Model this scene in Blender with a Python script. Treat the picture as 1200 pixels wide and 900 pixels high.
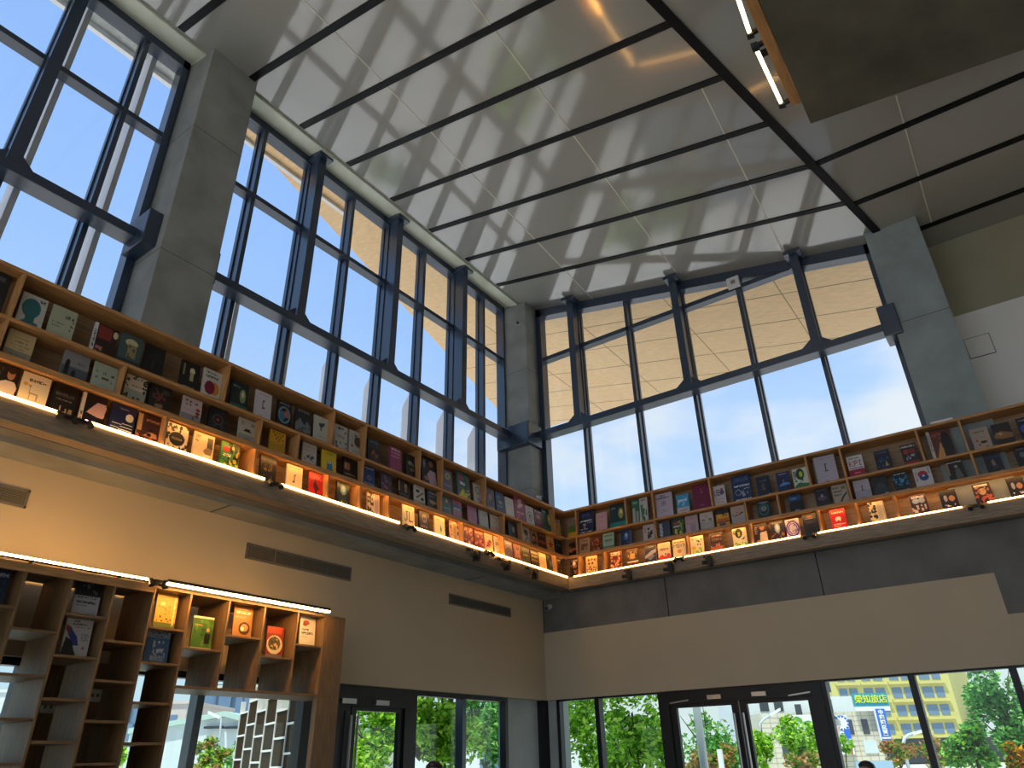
import bpy, math, random
from mathutils import Vector, Matrix, noise
random.seed(7)
for o in list(bpy.data.objects): bpy.data.objects.remove(o)
SC = bpy.context.scene
COL = SC.collection

# ------------------------------------------------------------------ camera
YAW, PITCH, ROLL, FPX = 0.617898622, 0.490664586, -0.0246239708, 823.84
CAM = Vector((6.1609, -9.3464, 1.6))
_f = Vector((-math.cos(PITCH)*math.sin(YAW), math.cos(PITCH)*math.cos(YAW), math.sin(PITCH)))
_r0 = Vector((math.cos(YAW), math.sin(YAW), 0)); _u0 = _r0.cross(_f)
_r = math.cos(ROLL)*_r0 + math.sin(ROLL)*_u0
_u = -math.sin(ROLL)*_r0 + math.cos(ROLL)*_u0
cd = bpy.data.cameras.new('camera'); cam = bpy.data.objects.new('camera', cd); COL.objects.link(cam)
cam.matrix_world = Matrix(((_r.x, _u.x, -_f.x, CAM.x), (_r.y, _u.y, -_f.y, CAM.y), (_r.z, _u.z, -_f.z, CAM.z), (0, 0, 0, 1)))
cd.sensor_fit = 'HORIZONTAL'; cd.sensor_width = 36; cd.lens = FPX*36/1200; cd.clip_start = .05; cd.clip_end = 2000
SC.camera = cam

# ------------------------------------------------------------------ light and exposure
SKY_STRENGTH = 1.0
SUN_STRENGTH = 5.2
SC.view_settings.view_transform = 'Standard'; SC.view_settings.look = 'None'
SC.view_settings.exposure = 0.12; SC.view_settings.gamma = 1.0; SC.view_settings.use_curve_mapping = False
sd = bpy.data.lights.new('sun', 'SUN'); sd.energy = SUN_STRENGTH; sd.angle = .009; sd.color = (1, .95, .86)
sun = bpy.data.objects.new('sun', sd); COL.objects.link(sun); sun.location = (30, -20, 40)
sun.rotation_euler = Vector((-.05, .38, -.92)).to_track_quat('-Z', 'Y').to_euler()

w = bpy.data.worlds.new('sky'); SC.world = w; w.use_nodes = True
nt = w.node_tree; N = nt.nodes; L = nt.links
N.clear()
out = N.new('ShaderNodeOutputWorld'); bg = N.new('ShaderNodeBackground'); bg.inputs['Strength'].default_value = SKY_STRENGTH
tc = N.new('ShaderNodeTexCoord'); sx = N.new('ShaderNodeSeparateXYZ'); L.new(tc.outputs['Generated'], sx.inputs[0])
grad = N.new('ShaderNodeValToRGB'); L.new(sx.outputs['Z'], grad.inputs[0])
e = grad.color_ramp.elements
e[0].position = 0.0; e[0].color = (.50, .52, .52, 1)
e[1].position = .06; e[1].color = (.66, .80, .98, 1)
for p, c in ((.30, (.54, .74, 1.02, 1)), (.55, (.36, .58, 1.0, 1)), (1.0, (.22, .42, .92, 1))):
    n_ = e.new(p); n_.color = c
mp = N.new('ShaderNodeMapping'); mp.inputs['Scale'].default_value = (1.0, 1.0, 2.2); L.new(tc.outputs['Generated'], mp.inputs[0])
nz = N.new('ShaderNodeTexNoise'); nz.inputs['Scale'].default_value = 2.6; nz.inputs['Detail'].default_value = 7; nz.inputs['Roughness'].default_value = .52; L.new(mp.outputs[0], nz.inputs['Vector'])
# more cloud low in the sky and toward +y +x (the bank the photograph shows on the right)
dot = N.new('ShaderNodeVectorMath'); dot.operation = 'DOT_PRODUCT'; L.new(tc.outputs['Generated'], dot.inputs[0]); dot.inputs[1].default_value = (.62, .55, -.80)
ma = N.new('ShaderNodeMath'); ma.operation = 'MULTIPLY_ADD'; L.new(dot.outputs['Value'], ma.inputs[0]); ma.inputs[1].default_value = .42; L.new(nz.outputs['Fac'], ma.inputs[2])
cr = N.new('ShaderNodeMapRange'); cr.interpolation_type = 'SMOOTHSTEP'; L.new(ma.outputs[0], cr.inputs[0]); cr.inputs[1].default_value = .44; cr.inputs[2].default_value = .64
mx = N.new('ShaderNodeMix'); mx.data_type = 'RGBA'; L.new(cr.outputs[0], mx.inputs[0]); L.new(grad.outputs[0], mx.inputs[6]); mx.inputs[7].default_value = (.80, .86, .92, 1)
L.new(mx.outputs[2], bg.inputs[0]); L.new(bg.outputs[0], out.inputs[0])

# ------------------------------------------------------------------ helpers
def ray(px, py):
    return _r*((px-600)/FPX) - _u*((py-450)/FPX) + _f
def at(px, py, ax, val):            # the point seen at a pixel on the plane axis = val
    d = ray(px, py); return CAM + d*((val-CAM[ax])/d[ax])
def onp(px, py, p, n):              # ... on any plane
    d = ray(px, py); p = Vector(p); n = Vector(n); return CAM + d*((p-CAM).dot(n)/d.dot(n))
FH = Vector((-math.sin(YAW), math.cos(YAW), 0)); RH = Vector((math.cos(YAW), math.sin(YAW), 0))
def fr(px, py, D):                  # ... at horizontal distance D ahead
    return onp(px, py, CAM + FH*D, FH)
CX, CY, C0 = -.216, -.02, 9.336     # the sloping ceiling z = C0 + CX x + CY y
def ceil_z(x, y): return C0 + CX*x + CY*y
def ceil2_z(x, y): return 8.066 - .068*y
def fold_x(y): return 5.88 + .222*y
def onceil(px, py, off=0): return onp(px, py, (0, 0, C0+off), (-CX, -CY, 1))

def lin(h):
    if isinstance(h, str):
        if len(h) == 3: h = ''.join(c*2 for c in h)
        v = [int(h[i:i+2], 16)/255 for i in (0, 2, 4)]
        return tuple(x/12.92 if x <= .04045 else ((x+.055)/1.055)**2.4 for x in v)
    return tuple(h)
def mat(name, col, rough=.5, spec=.5, metal=0, bump=0, nscale=8, var=0, emit=None, estr=0, stretch=(1, 1, 1), coat=0, detail=5):
    m = bpy.data.materials.new(name); m.use_nodes = True
    nt = m.node_tree; b = nt.nodes['Principled BSDF']
    c = lin(col)
    b.inputs['Base Color'].default_value = (*c, 1); b.inputs['Roughness'].default_value = rough
    b.inputs['Specular IOR Level'].default_value = spec; b.inputs['Metallic'].default_value = metal
    if coat: b.inputs['Coat Weight'].default_value = coat; b.inputs['Coat Roughness'].default_value = .05
    if emit: b.inputs['Emission Color'].default_value = (*lin(emit), 1); b.inputs['Emission Strength'].default_value = estr
    if var or bump:
        t = nt.nodes.new('ShaderNodeTexCoord'); mp = nt.nodes.new('ShaderNodeMapping'); mp.inputs['Scale'].default_value = stretch
        nz = nt.nodes.new('ShaderNodeTexNoise'); nz.inputs['Scale'].default_value = nscale; nz.inputs['Detail'].default_value = detail
        nt.links.new(t.outputs['Object'], mp.inputs[0]); nt.links.new(mp.outputs[0], nz.inputs['Vector'])
        if var:
            r = nt.nodes.new('ShaderNodeValToRGB'); nt.links.new(nz.outputs['Fac'], r.inputs[0])
            r.color_ramp.elements[0].position = .3; r.color_ramp.elements[1].position = .7
            r.color_ramp.elements[0].color = (*[x*(1-var) for x in c], 1); r.color_ramp.elements[1].color = (*[min(1, x*(1+var)) for x in c], 1)
            nt.links.new(r.outputs[0], b.inputs['Base Color'])
        if bump:
            bm = nt.nodes.new('ShaderNodeBump'); bm.inputs['Strength'].default_value = bump; bm.inputs['Distance'].default_value = .02
            nt.links.new(nz.outputs['Fac'], bm.inputs['Height']); nt.links.new(bm.outputs[0], b.inputs['Normal'])
    return m
def glass_mat(name, tint=(1, 1, 1), fac=.07):
    m = bpy.data.materials.new(name); m.use_nodes = True; nt = m.node_tree; nt.nodes.clear()
    o = nt.nodes.new('ShaderNodeOutputMaterial'); mix = nt.nodes.new('ShaderNodeMixShader'); t = nt.nodes.new('ShaderNodeBsdfTransparent'); g = nt.nodes.new('ShaderNodeBsdfGlossy')
    g.inputs['Roughness'].default_value = .02; t.inputs[0].default_value = (*tint, 1)
    lw = nt.nodes.new('ShaderNodeLayerWeight'); lw.inputs[0].default_value = .5
    pw = nt.nodes.new('ShaderNodeMath'); pw.operation = 'POWER'; nt.links.new(lw.outputs['Facing'], pw.inputs[0]); pw.inputs[1].default_value = 4.0
    fz = nt.nodes.new('ShaderNodeMath'); fz.operation = 'MULTIPLY_ADD'; nt.links.new(pw.outputs[0], fz.inputs[0]); fz.inputs[1].default_value = .45; fz.inputs[2].default_value = .025
    nt.links.new(fz.outputs[0], mix.inputs[0]); nt.links.new(t.outputs[0], mix.inputs[1]); nt.links.new(g.outputs[0], mix.inputs[2]); nt.links.new(mix.outputs[0], o.inputs[0])
    return m
def attr_mat(name, rough=.45, trans=0):
    m = bpy.data.materials.new(name); m.use_nodes = True; nt = m.node_tree; b = nt.nodes['Principled BSDF']
    a = nt.nodes.new('ShaderNodeAttribute'); a.attribute_name = 'Col'; nt.links.new(a.outputs['Color'], b.inputs['Base Color']); b.inputs['Roughness'].default_value = rough
    return m
M = {}
M['oak_x'] = mat('oak_x', (.46, .23, .08), .5, var=.28, nscale=5, stretch=(1.2, 14, 14))
M['oak_y'] = mat('oak_y', (.46, .23, .08), .5, var=.28, nscale=5, stretch=(14, 1.2, 14))
M['oak_z'] = mat('oak_z', (.46, .23, .08), .5, var=.28, nscale=5, stretch=(14, 14, 1.2))
M['skylit_oak_x'] = mat('sky_greyed_oak_x', (.31, .205, .115), .5, var=.3, nscale=5, stretch=(1.2, 14, 14))  # bookcase oak, greyed in the colour for the sky light on it
M['skylit_oak_y'] = mat('sky_greyed_oak_y', (.31, .205, .115), .5, var=.3, nscale=5, stretch=(14, 1.2, 14))
M['shaded_panel'] = mat('shade_brown_panel', (.042, .026, .013), .95, .05)  # brown darkened in the colour to stand in for shade on the screen
M['brown_y'] = mat('brown_oak_y', (.18, .100, .040), .5, var=.3, nscale=5, stretch=(14, 1.2, 14))
M['brown_z'] = mat('brown_oak', (.18, .100, .040), .5, var=.3, nscale=5, stretch=(14, 14, 1.2))
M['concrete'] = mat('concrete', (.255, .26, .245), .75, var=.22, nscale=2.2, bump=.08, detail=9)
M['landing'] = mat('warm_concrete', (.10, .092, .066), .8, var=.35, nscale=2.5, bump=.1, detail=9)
M['pier'] = mat('lit_concrete', (.42, .45, .45), .75, var=.15, nscale=2.2, detail=9)  # concrete lightened in the colour for the light reflected on the piers
M['concrete_blue'] = mat('blue_grey_concrete', (.27, .32, .32), .75, var=.2, nscale=2.2, bump=.08, detail=9)
M['joint'] = mat('column_joint', (.07, .07, .065), .8)
M['fascia_x'] = mat('grey_oak_fascia_x', (.25, .185, .12), .5, var=.3, nscale=5, stretch=(1.2, 14, 14))
M['fascia_y'] = mat('grey_oak_fascia_y', (.25, .185, .12), .5, var=.3, nscale=5, stretch=(14, 1.2, 14))
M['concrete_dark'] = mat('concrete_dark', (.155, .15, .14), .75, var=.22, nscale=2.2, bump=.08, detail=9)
M['beige'] = mat('beige_plaster', (.52, .43, .30), .8, var=.04, nscale=1.2)
M['olive'] = mat('olive_plaster', (.38, .355, .25), .8, var=.06, nscale=1.5)
M['white_wall'] = mat('white_plaster', (.87, .855, .83), .8, var=.03, nscale=1.5)
M['ceiling'] = mat('satin_ceiling_panel', (.345, .34, .31), .10, 1.0, coat=.6)
M['cornice'] = mat('cornice_paint', (.66, .68, .55), .4)
M['black'] = mat('black_slot', (.006, .006, .007), .5, .2)
M['seam'] = mat('pale_seam', (.62, .60, .5), .5)
M['frame'] = mat('slate_steel', (.022, .040, .075), .28, .9)
M['door'] = mat('black_aluminium', (.010, .010, .011), .4, .4)
M['steel'] = mat('brushed_steel', (.45, .45, .45), .3, metal=1)
M['glass'] = glass_mat('clear_glass', (.97, .985, .99))
M['glass_green'] = glass_mat('greenish_glass', (.90, .97, .93))
M['floor'] = mat('floor_tile', (.56, .52, .44), .4, var=.06, nscale=3)
M['ground'] = mat('pale_paving', (.58, .56, .51), .8, var=.1, nscale=.6)
M['eave_wood'] = mat('tan_planks', (.86, .56, .28), .55, var=.10, nscale=3, stretch=(.5, 9, 9))
M['eave_grey'] = mat('grey_render', (.42, .44, .42), .8, var=.2, nscale=9, detail=8)
M['eave_line'] = mat('plank_joint', (.30, .22, .12), .8)
M['fin'] = mat('white_fin', (.84, .81, .80), .6, var=.03, nscale=1)
M['plastic_white'] = mat('white_plastic', (.7, .7, .68), .4)
M['plastic_black'] = mat('black_plastic', (.012, .012, .012), .4)
M['led'] = mat('warm_light_strip', (.9, .8, .6), .4, emit=(1, .54, .16), estr=13)
M['led_hidden'] = mat('warm_hidden_strip', (.9, .8, .6), .4, emit=(1, .54, .16), estr=27)
M['led_bar'] = mat('warm_light_bar', (.9, .8, .6), .4, emit=(1, .54, .16), estr=62)
M['tube'] = mat('warm_tube', (.9, .8, .6), .4, emit=(1, .72, .40), estr=4.5)
M['grille'] = mat('grille_metal', (.16, .155, .14), .5)
M['grille_dark'] = mat('grille_shadow_gap', (.02, .02, .02), .7)
M['paper'] = mat('book_pages', (.75, .70, .60), .8)
M['cover'] = attr_mat('printed_cover', .42)
M['print'] = attr_mat('printed_sheet', .5)

class MB:
    def __init__(s): s.v = []; s.f = []; s.m = []
    def face(s, pts, m=0):
        i = len(s.v); s.v += [tuple(p) for p in pts]; s.f.append(tuple(range(i, i+len(pts)))); s.m.append(m)
    def box(s, x0, x1, y0, y1, z0, z1, m=0):
        if x0 > x1: x0, x1 = x1, x0
        if y0 > y1: y0, y1 = y1, y0
        if z0 > z1: z0, z1 = z1, z0
        i = len(s.v)
        s.v += [(x0, y0, z0), (x1, y0, z0), (x1, y1, z0), (x0, y1, z0), (x0, y0, z1), (x1, y0, z1), (x1, y1, z1), (x0, y1, z1)]
        for q in ((3, 2, 1, 0), (4, 5, 6, 7), (0, 1, 5, 4), (1, 2, 6, 5), (2, 3, 7, 6), (3, 0, 4, 7)):
            s.f.append(tuple(i+k for k in q)); s.m.append(m)
        return s
    def hexa(s, low, high, m=0):    # prism between two matching polygons
        n = len(low); i = len(s.v); s.v += [tuple(p) for p in low] + [tuple(p) for p in high]
        s.f.append(tuple(i+k for k in reversed(range(n)))); s.m.append(m)
        s.f.append(tuple(i+n+k for k in range(n))); s.m.append(m)
        for k in range(n):
            s.f.append((i+k, i+(k+1) % n, i+n+(k+1) % n, i+n+k)); s.m.append(m)
        return s
    def obox(s, c, ex, ey, ez, m=0):   # box by centre and three half-axes
        c = Vector(c); ex = Vector(ex); ey = Vector(ey); ez = Vector(ez)
        lo = [c-ex-ey-ez, c+ex-ey-ez, c+ex+ey-ez, c-ex+ey-ez]
        return s.hexa(lo, [p+2*ez for p in lo], m)
    def tube(s, pts, r, n=8, m=0, cap=True):
        pts = [Vector(p) for p in pts]; rs = r if isinstance(r, (list, tuple)) else [r]*len(pts)
        i0 = len(s.v)
        for k, p in enumerate(pts):
            d = (pts[min(k+1, len(pts)-1)] - pts[max(k-1, 0)]).normalized()
            a = d.cross(Vector((0, 0, 1)));
            if a.length < .05: a = d.cross(Vector((1, 0, 0)))
            a.normalize(); b = d.cross(a)
            for j in range(n):
                t = 2*math.pi*j/n; s.v.append(tuple(p + rs[k]*(math.cos(t)*a + math.sin(t)*b)))
        for k in range(len(pts)-1):
            for j in range(n):
                s.f.append((i0+k*n+j, i0+(k+1)*n+j, i0+(k+1)*n+(j+1) % n, i0+k*n+(j+1) % n)); s.m.append(m)
        if cap:
            s.f.append(tuple(i0+j for j in range(n))); s.m.append(m)
            s.f.append(tuple(i0+(len(pts)-1)*n+j for j in reversed(range(n)))); s.m.append(m)
        return s
    def build(s, name, mats, parent=None, org=None, smooth=False, bevel=0):
        if not isinstance(mats, (list, tuple)): mats = [mats]
        org = Vector(org) if org is not None else (Vector(parent['o_']) if parent is not None and 'o_' in parent else Vector((0, 0, 0)))
        me = bpy.data.meshes.new(name); me.from_pydata([tuple(Vector(v)-org) for v in s.v], [], s.f)
        for m_ in mats: me.materials.append(m_)
        me.polygons.foreach_set('material_index', s.m)
        if smooth: me.polygons.foreach_set('use_smooth', [True]*len(s.f))
        me.update(); me.validate()
        o = bpy.data.objects.new(name, me); COL.objects.link(o)
        if parent is None: o.location = org
        else:
            o.parent = parent
        if bevel:
            b = o.modifiers.new('bevel', 'BEVEL'); b.width = bevel; b.segments = 2; b.limit_method = 'ANGLE'
        return o
ROOTS = []
def tag(o, label, cat, group=None, kind=None):
    o['label'] = label; o['category'] = cat
    if group: o['group'] = group
    if kind: o['kind'] = kind
    return o
def thing(name, label, cat, loc, group=None):
    o = bpy.data.objects.new(name, None); COL.objects.link(o); o.location = loc; o['o_'] = tuple(loc); o.empty_display_size = .1
    ROOTS.append(o)
    return tag(o, label, cat, group)
def struct(name, mb, mats, bevel=0):
    o = mb.build(name, mats, bevel=bevel); o['kind'] = 'structure'; return o
def sroot(name, loc=(0, 0, 0)):
    o = bpy.data.objects.new(name, None); COL.objects.link(o); o.location = loc; o['o_'] = tuple(loc); o['kind'] = 'structure'; ROOTS.append(o); return o
def sub(o, parent):     # mark a part as carrying sub-parts in the same local frame
    o['o_'] = tuple(parent['o_']); ROOTS.append(o); return o
# ================================================================== the room
YB = -16.0; XR = 11.5
# floor
struct('floor', MB().box(-.3, XR, YB, .4, -.12, 0), M['floor'])
# ground outside
struct('ground', MB().box(-160, 160, -60, 260, -.4, -.14), M['ground'])
# left and right lower walls (over the shop glazing) and the slab the bookcases stand on
struct('wall_left', MB().box(-.35, 0, YB, .30, 2.35, 3.76), M['beige'])
struct('wall_right', MB().hexa([(0, 0, 2.35), (5.888, 0, 2.35), (5.888, 0, 3.28), (0, 0, 3.28)], [(0, .30, 2.35), (5.888, .30, 2.35), (5.888, .30, 3.28), (0, .30, 3.28)]).box(5.888, XR, .004, .3, 2.35, 2.846), M['beige'])
b = MB().box(0, 5.888, 0, .30, 3.28, 3.81).box(5.888, XR, 0, .30, 2.846, 3.81)
for x in (.0, 2.05, 4.1): b.box(x, x+.012, -.003, 0, 3.28, 3.81, 1)
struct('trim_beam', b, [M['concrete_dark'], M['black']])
b = MB().box(-.62, .33, YB, .32, 3.76, 3.815)
for y in (-9.5, -5.75, -1.9): b.box(.01, .33, y, y+.012, 3.757, 3.76, 1)
struct('trim_slab', b, [M['concrete'], M['black']])
b = MB().box(-.62, .12, YB, .32, 3.815, 3.99)
b.box(-.1, XR, -.04, .8, 3.815, 3.99)
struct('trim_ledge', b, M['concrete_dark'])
# upper right wall beyond the column
struct('wall_upper', MB().box(6.3, XR, .8, 1.0, 6.81, 8.6), M['olive'])
struct('wall_panel', MB().box(6.3, XR, .79, 1.0, 3.99, 6.81), M['white_wall'])
# unseen wall added on the right to keep the sun out
struct('wall_far', MB().box(XR, XR+.2, YB, 1.0, -.1, 9.6), M['beige'])
# columns
def column(name, x0, x1, y0, y1, z0, ztop, joints, mm):
    b = MB(); b.hexa([(x0, y0, z0), (x1, y0, z0), (x1, y1, z0), (x0, y1, z0)], [(x0, y0, ztop(x0, y0)), (x1, y0, ztop(x1, y0)), (x1, y1, ztop(x1, y1)), (x0, y1, ztop(x0, y1))])
    for z in joints: b.box(x0-.001, x1+.001, y0-.001, y1+.001, z, z+.007, 1)
    return struct(name, b, [mm, M['joint']])
column('column_left', -.72, -.08, -6.78, -6.15, 3.99, lambda x, y: ceil_z(x, y)+.05, (8.15, 6.35), M['concrete'])
column('column_corner', -.72, -.09, -.06, .48, 3.99, lambda x, y: ceil_z(x, y)+.05, (7.9, 5.6), M['concrete'])
column('column_right', 5.72, 6.38, 0, .80, 3.99, lambda x, y: max(ceil_z(x, y), ceil2_z(x, y))+.05, (6.55,), M['concrete_blue'])

# ceiling : sloping main plane, fold, flat side
b = MB()
def quadslab(b, pts, h, zf, m=0):
    b.hexa([(x, y, zf(x, y)) for x, y in pts], [(x, y, zf(x, y)+h) for x, y in pts], m)
yb = YB; yf = .50
quadslab(b, [(-.78, yb), (fold_x(yb), yb), (fold_x(yf), yf), (-.78, yf)], .3, ceil_z)
struct('ceiling', b, M['ceiling'])
b = MB(); quadslab(b, [(fold_x(yb), yb), (XR+.2, yb), (XR+.2, 1.0), (fold_x(1.0), 1.0)], .3, ceil2_z)
struct('ceiling_side', b, M['ceiling'])
# cornice strip along the tall windows
b = MB(); quadslab(b, [(-.74, yb), (-.26, yb), (-.26, .40), (-.74, .40)], .06, lambda x, y: ceil_z(x, y)-.035)
struct('trim_1', b, M['cornice'])
# black slots across the ceiling, each a recessed line of its own
slots = [(-7.16, 1), (-6.235, 1), (-5.33, 1), (-4.465, 1), (-3.55, 1), (-2.645, 1), (-1.70, 1), (-.78, 1), (-8.07, 1), (-8.98, 1), (-9.9, 1)]
k = 2
for y, _ in slots:
    b = MB(); b.hexa([(-.2, y-.045, ceil_z(-.2, y)-.012), (fold_x(y), y-.045, ceil_z(fold_x(y), y)-.012), (fold_x(y), y+.045, ceil_z(fold_x(y), y)-.012), (-.2, y+.045, ceil_z(-.2, y)-.012)],
                     [(-.2, y-.045, ceil_z(-.2, y)+.02), (fold_x(y), y-.045, ceil_z(fold_x(y), y)+.02), (fold_x(y), y+.045, ceil_z(fold_x(y), y)+.02), (-.2, y+.045, ceil_z(-.2, y)+.02)])
    struct('trim_%d' % k, b, M['black']); k += 1
P2 = (0, 0, 8.066); N2 = (0, .068, 1)
for a, c in (((947, 196), (1200, 87)), ((993, 242), (1200, 160)), ((1078, 268), (1200, 222)), ((888, 65), (1000, 12))):
    A = onp(*a, P2, N2); B = onp(*c, P2, N2); d = (B-A).normalized(); B = A + d*4.5
    n = Vector((-d.y, d.x, 0))*.045; dn = Vector((0, 0, .012)); up = Vector((0, 0, .02))
    b = MB().hexa([A-n-dn, B-n-dn, B+n-dn, A+n-dn], [A-n+up, B-n+up, B+n+up, A+n+up]); struct('trim_%d' % k, b, M['black']); k += 1
# the wide black line on the fold
b = MB(); A = (fold_x(-12), -12); B = (fold_x(.45), .45)
b.hexa([(A[0]-.05, A[1], ceil2_z(*A)-.03), (A[0]+.05, A[1], ceil2_z(*A)-.03), (B[0]+.05, B[1], ceil2_z(*B)-.03), (B[0]-.05, B[1], ceil2_z(*B)-.03)],
       [(A[0]-.05, A[1], ceil2_z(*A)+.06), (A[0]+.05, A[1], ceil2_z(*A)+.06), (B[0]+.05, B[1], ceil2_z(*B)+.06), (B[0]-.05, B[1], ceil2_z(*B)+.06)])
struct('trim_%d' % k, b, M['black']); k += 1
# pale panel seams
b = MB()
def seam(a, c, on):
    A = on(*a); B = on(*c); d = (B-A).normalized(); n = Vector((-d.y, d.x, 0)).normalized()*.008; A = A-d*.0; dn = Vector((0, 0, .004)); up = Vector((0, 0, .01))
    b.hexa([A-n-dn, B-n-dn, B+n-dn, A+n-dn], [A-n+up, B-n+up, B+n+up, A+n+up])
for sa, sb in ((1.20, -.048), (2.93, -.043), (4.62, -.048)):
    for y0, y1 in zip([-10]+[s for s in sorted(s[0] for s in slots)], sorted(s[0] for s in slots)+[.3]):
        x0_, x1_ = sa+sb*y0, sa+sb*y1
        if fold_x(y0) < x0_+.1: continue
        A = Vector((x0_, y0, ceil_z(x0_, y0))); B = Vector((x1_, y1, ceil_z(x1_, y1))); n = Vector((.008, 0, CX*.008)); dn = Vector((0, 0, .004))
        b.hexa([A-n-dn, A+n-dn, B+n-dn, B-n-dn], [A-n+dn, A+n+dn, B+n+dn, B-n+dn])
for a, c in (((1050, 112), (1092, 262)),):
    seam(a, c, lambda px, py: onp(px, py, P2, N2))
struct('trim_%d' % k, b, M['seam']); k += 1

# ------------------------------------------------------------------ tall windows
XG, YG = -.68, .38            # glass planes
XI, YI = -.60, .30            # inner faces of the mullions
ZT0, ZT1 = 6.55, 6.66         # transom beam
ZU = 8.20                     # upper transom
ZS = 3.99
def lwin(name, y0, y1, mulls, zz=ceil_z):
    root = sroot(name, (XG, y0, ZS))
    gb = MB(); gb.hexa([(XG-.006, y0, ZS), (XG+.006, y0, ZS), (XG+.006, y1, ZS), (XG-.006, y1, ZS)], [(XG-.006, y0, zz(XG, y0)), (XG+.006, y0, zz(XG, y0)), (XG+.006, y1, zz(XG, y1)), (XG-.006, y1, zz(XG, y1))])
    gb.build('glass_pane', M['glass'], root)
    f = MB()
    for a, c in ((y0, y0+.08), (y1-.08, y1)):
        f.hexa([(XG-.08, a, ZS), (XI+.02, a, ZS), (XI+.02, c, ZS), (XG-.08, c, ZS)], [(XG-.08, a, zz(XG, a)), (XI+.02, a, zz(XG, a)), (XI+.02, c, zz(XG, c)), (XG-.08, c, zz(XG, c))])
    f.hexa([(XG-.08, y0, zz(-.6, y0)-.16), (XI+.02, y0, zz(-.6, y0)-.16), (XI+.02, y1, zz(-.6, y1)-.16), (XG-.08, y1, zz(-.6, y1)-.16)], [(XG-.08, y0, zz(-.6, y0)), (XI+.02, y0, zz(-.6, y0)), (XI+.02, y1, zz(-.6, y1)), (XG-.08, y1, zz(-.6, y1))])
    f.build('window_frame', M['frame'], root)
    MB().box(XG-.05, XI+.01, y0, y1, ZU, ZU+.07).build('upper_transom', M['frame'], root)
    for y in mulls:
        m_ = MB().hexa([(XG-.09, y-.028, ZS), (XI, y-.028, ZS), (XI, y+.028, ZS), (XG-.09, y+.028, ZS)], [(XG-.09, y-.028, zz(XG, y)), (XI, y-.028, zz(XI, y)), (XI, y+.028, zz(XI, y)), (XG-.09, y+.028, zz(XG, y))])
        m_.box(XG-.09, XG-.03, y-.045, y+.045, ZS, zz(XG, y)-.1)
        m_.build('mullion', M['frame'], root)
    return root
def rwin(name, x0, x1, mulls):
    root = sroot(name, (x0, YG, ZS)); zz = ceil_z
    gb = MB(); gb.hexa([(x0, YG-.006, ZS), (x1, YG-.006, ZS), (x1, YG+.006, ZS), (x0, YG+.006, ZS)], [(x0, YG-.006, zz(x0, YG)), (x1, YG-.006, zz(x1, YG)), (x1, YG+.006, zz(x1, YG)), (x0, YG+.006, zz(x0, YG))])
    gb.build('glass_pane', M['glass'], root)
    f = MB()
    for a, c in ((x0, x0+.10), (x1-.07, x1)):
        f.hexa([(a, YI-.02, ZS), (c, YI-.02, ZS), (c, YG+.08, ZS), (a, YG+.08, ZS)], [(a, YI-.02, zz(a, YI)), (c, YI-.02, zz(c, YI)), (c, YG+.08, zz(c, YI)), (a, YG+.08, zz(a, YI))])
    f.hexa([(x0, YI-.02, zz(x0, .3)-.17), (x1, YI-.02, zz(x1, .3)-.17), (x1, YG+.08, zz(x1, .3)-.17), (x0, YG+.08, zz(x0, .3)-.17)], [(x0, YI-.02, zz(x0, .3)), (x1, YI-.02, zz(x1, .3)), (x1, YG+.08, zz(x1, .3)), (x0, YG+.08, zz(x0, .3))])
    f.build('window_frame', M['frame'], root)
    MB().hexa([(x0, YI, ZU-.04), (4.75, YI, ZU-.04), (4.75, YG+.06, ZU-.04), (x0, YG+.06, ZU-.04)], [(x0, YI, ZU+.04), (4.75, YI, ZU+.04), (4.75, YG+.06, ZU+.04), (x0, YG+.06, ZU+.04)]).build('upper_transom', M['frame'], root)
    for x in mulls:
        m_ = MB().hexa([(x-.028, YI, ZS), (x+.028, YI, ZS), (x+.028, YG+.09, ZS), (x-.028, YG+.09, ZS)], [(x-.028, YI, zz(x, YI)), (x+.028, YI, zz(x, YI)), (x+.028, YG+.09, zz(x, YI)), (x-.028, YG+.09, zz(x, YI))])
        m_.box(x-.045, x+.045, YG+.03, YG+.09, ZS, zz(x, YG)-.1)
        m_.build('mullion', M['frame'], root)
    return root
w1m = [-11.4, -10.6, -9.78, -8.95, -8.13, -7.33]; w2m = [-5.6, -4.78, -3.96, -3.15, -2.32, -1.5, -.68]
lwin('window_1', -12.2, -6.80, w1m); lwin('window_2', -6.15, -.02, w2m)
rwm = [.80, 1.80, 2.80, 3.77, 4.73]
rwin('window_3', -.08, 5.72, rwm)
# steel posts with cap plate and gussets, standing on the transom beams
def gusset(b, p, d, n, h=.13):   # triangular plate: corner p, along d, up; thickness along n
    p = Vector(p); d = Vector(d); n = Vector(n)*.008
    b.hexa([p-n, p+d-n, p+Vector((0, 0, h))-n], [p+n, p+d+n, p+Vector((0, 0, h))+n])
def lpost(y, cat='post'):
    root = sroot('steel_post', (-.5, y, ZT1))
    b = MB(); zt = ceil_z(-.42, y)-.03
    b.box(-.60, -.585, y-.06, y+.06, ZT1, zt).box(-.395, -.38, y-.06, y+.06, ZT1, zt).box(-.59, -.39, y-.045, y+.045, ZT1, zt)
    b.build('shaft', M['frame'], root)
    MB().box(-.62, -.30, y-.12, y+.12, zt-.07, zt).build('cap_plate', M['frame'], root)
    for s in (-1, 1):
        g = MB(); gusset(g, (-.42, y+s*.06, ZT1), (0, s*.14, 0), (1, 0, 0)); g.build('gusset', M['frame'], root)
for y in (-9.78, -8.13, -4.78, -3.15, -1.5): lpost(y)
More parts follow.
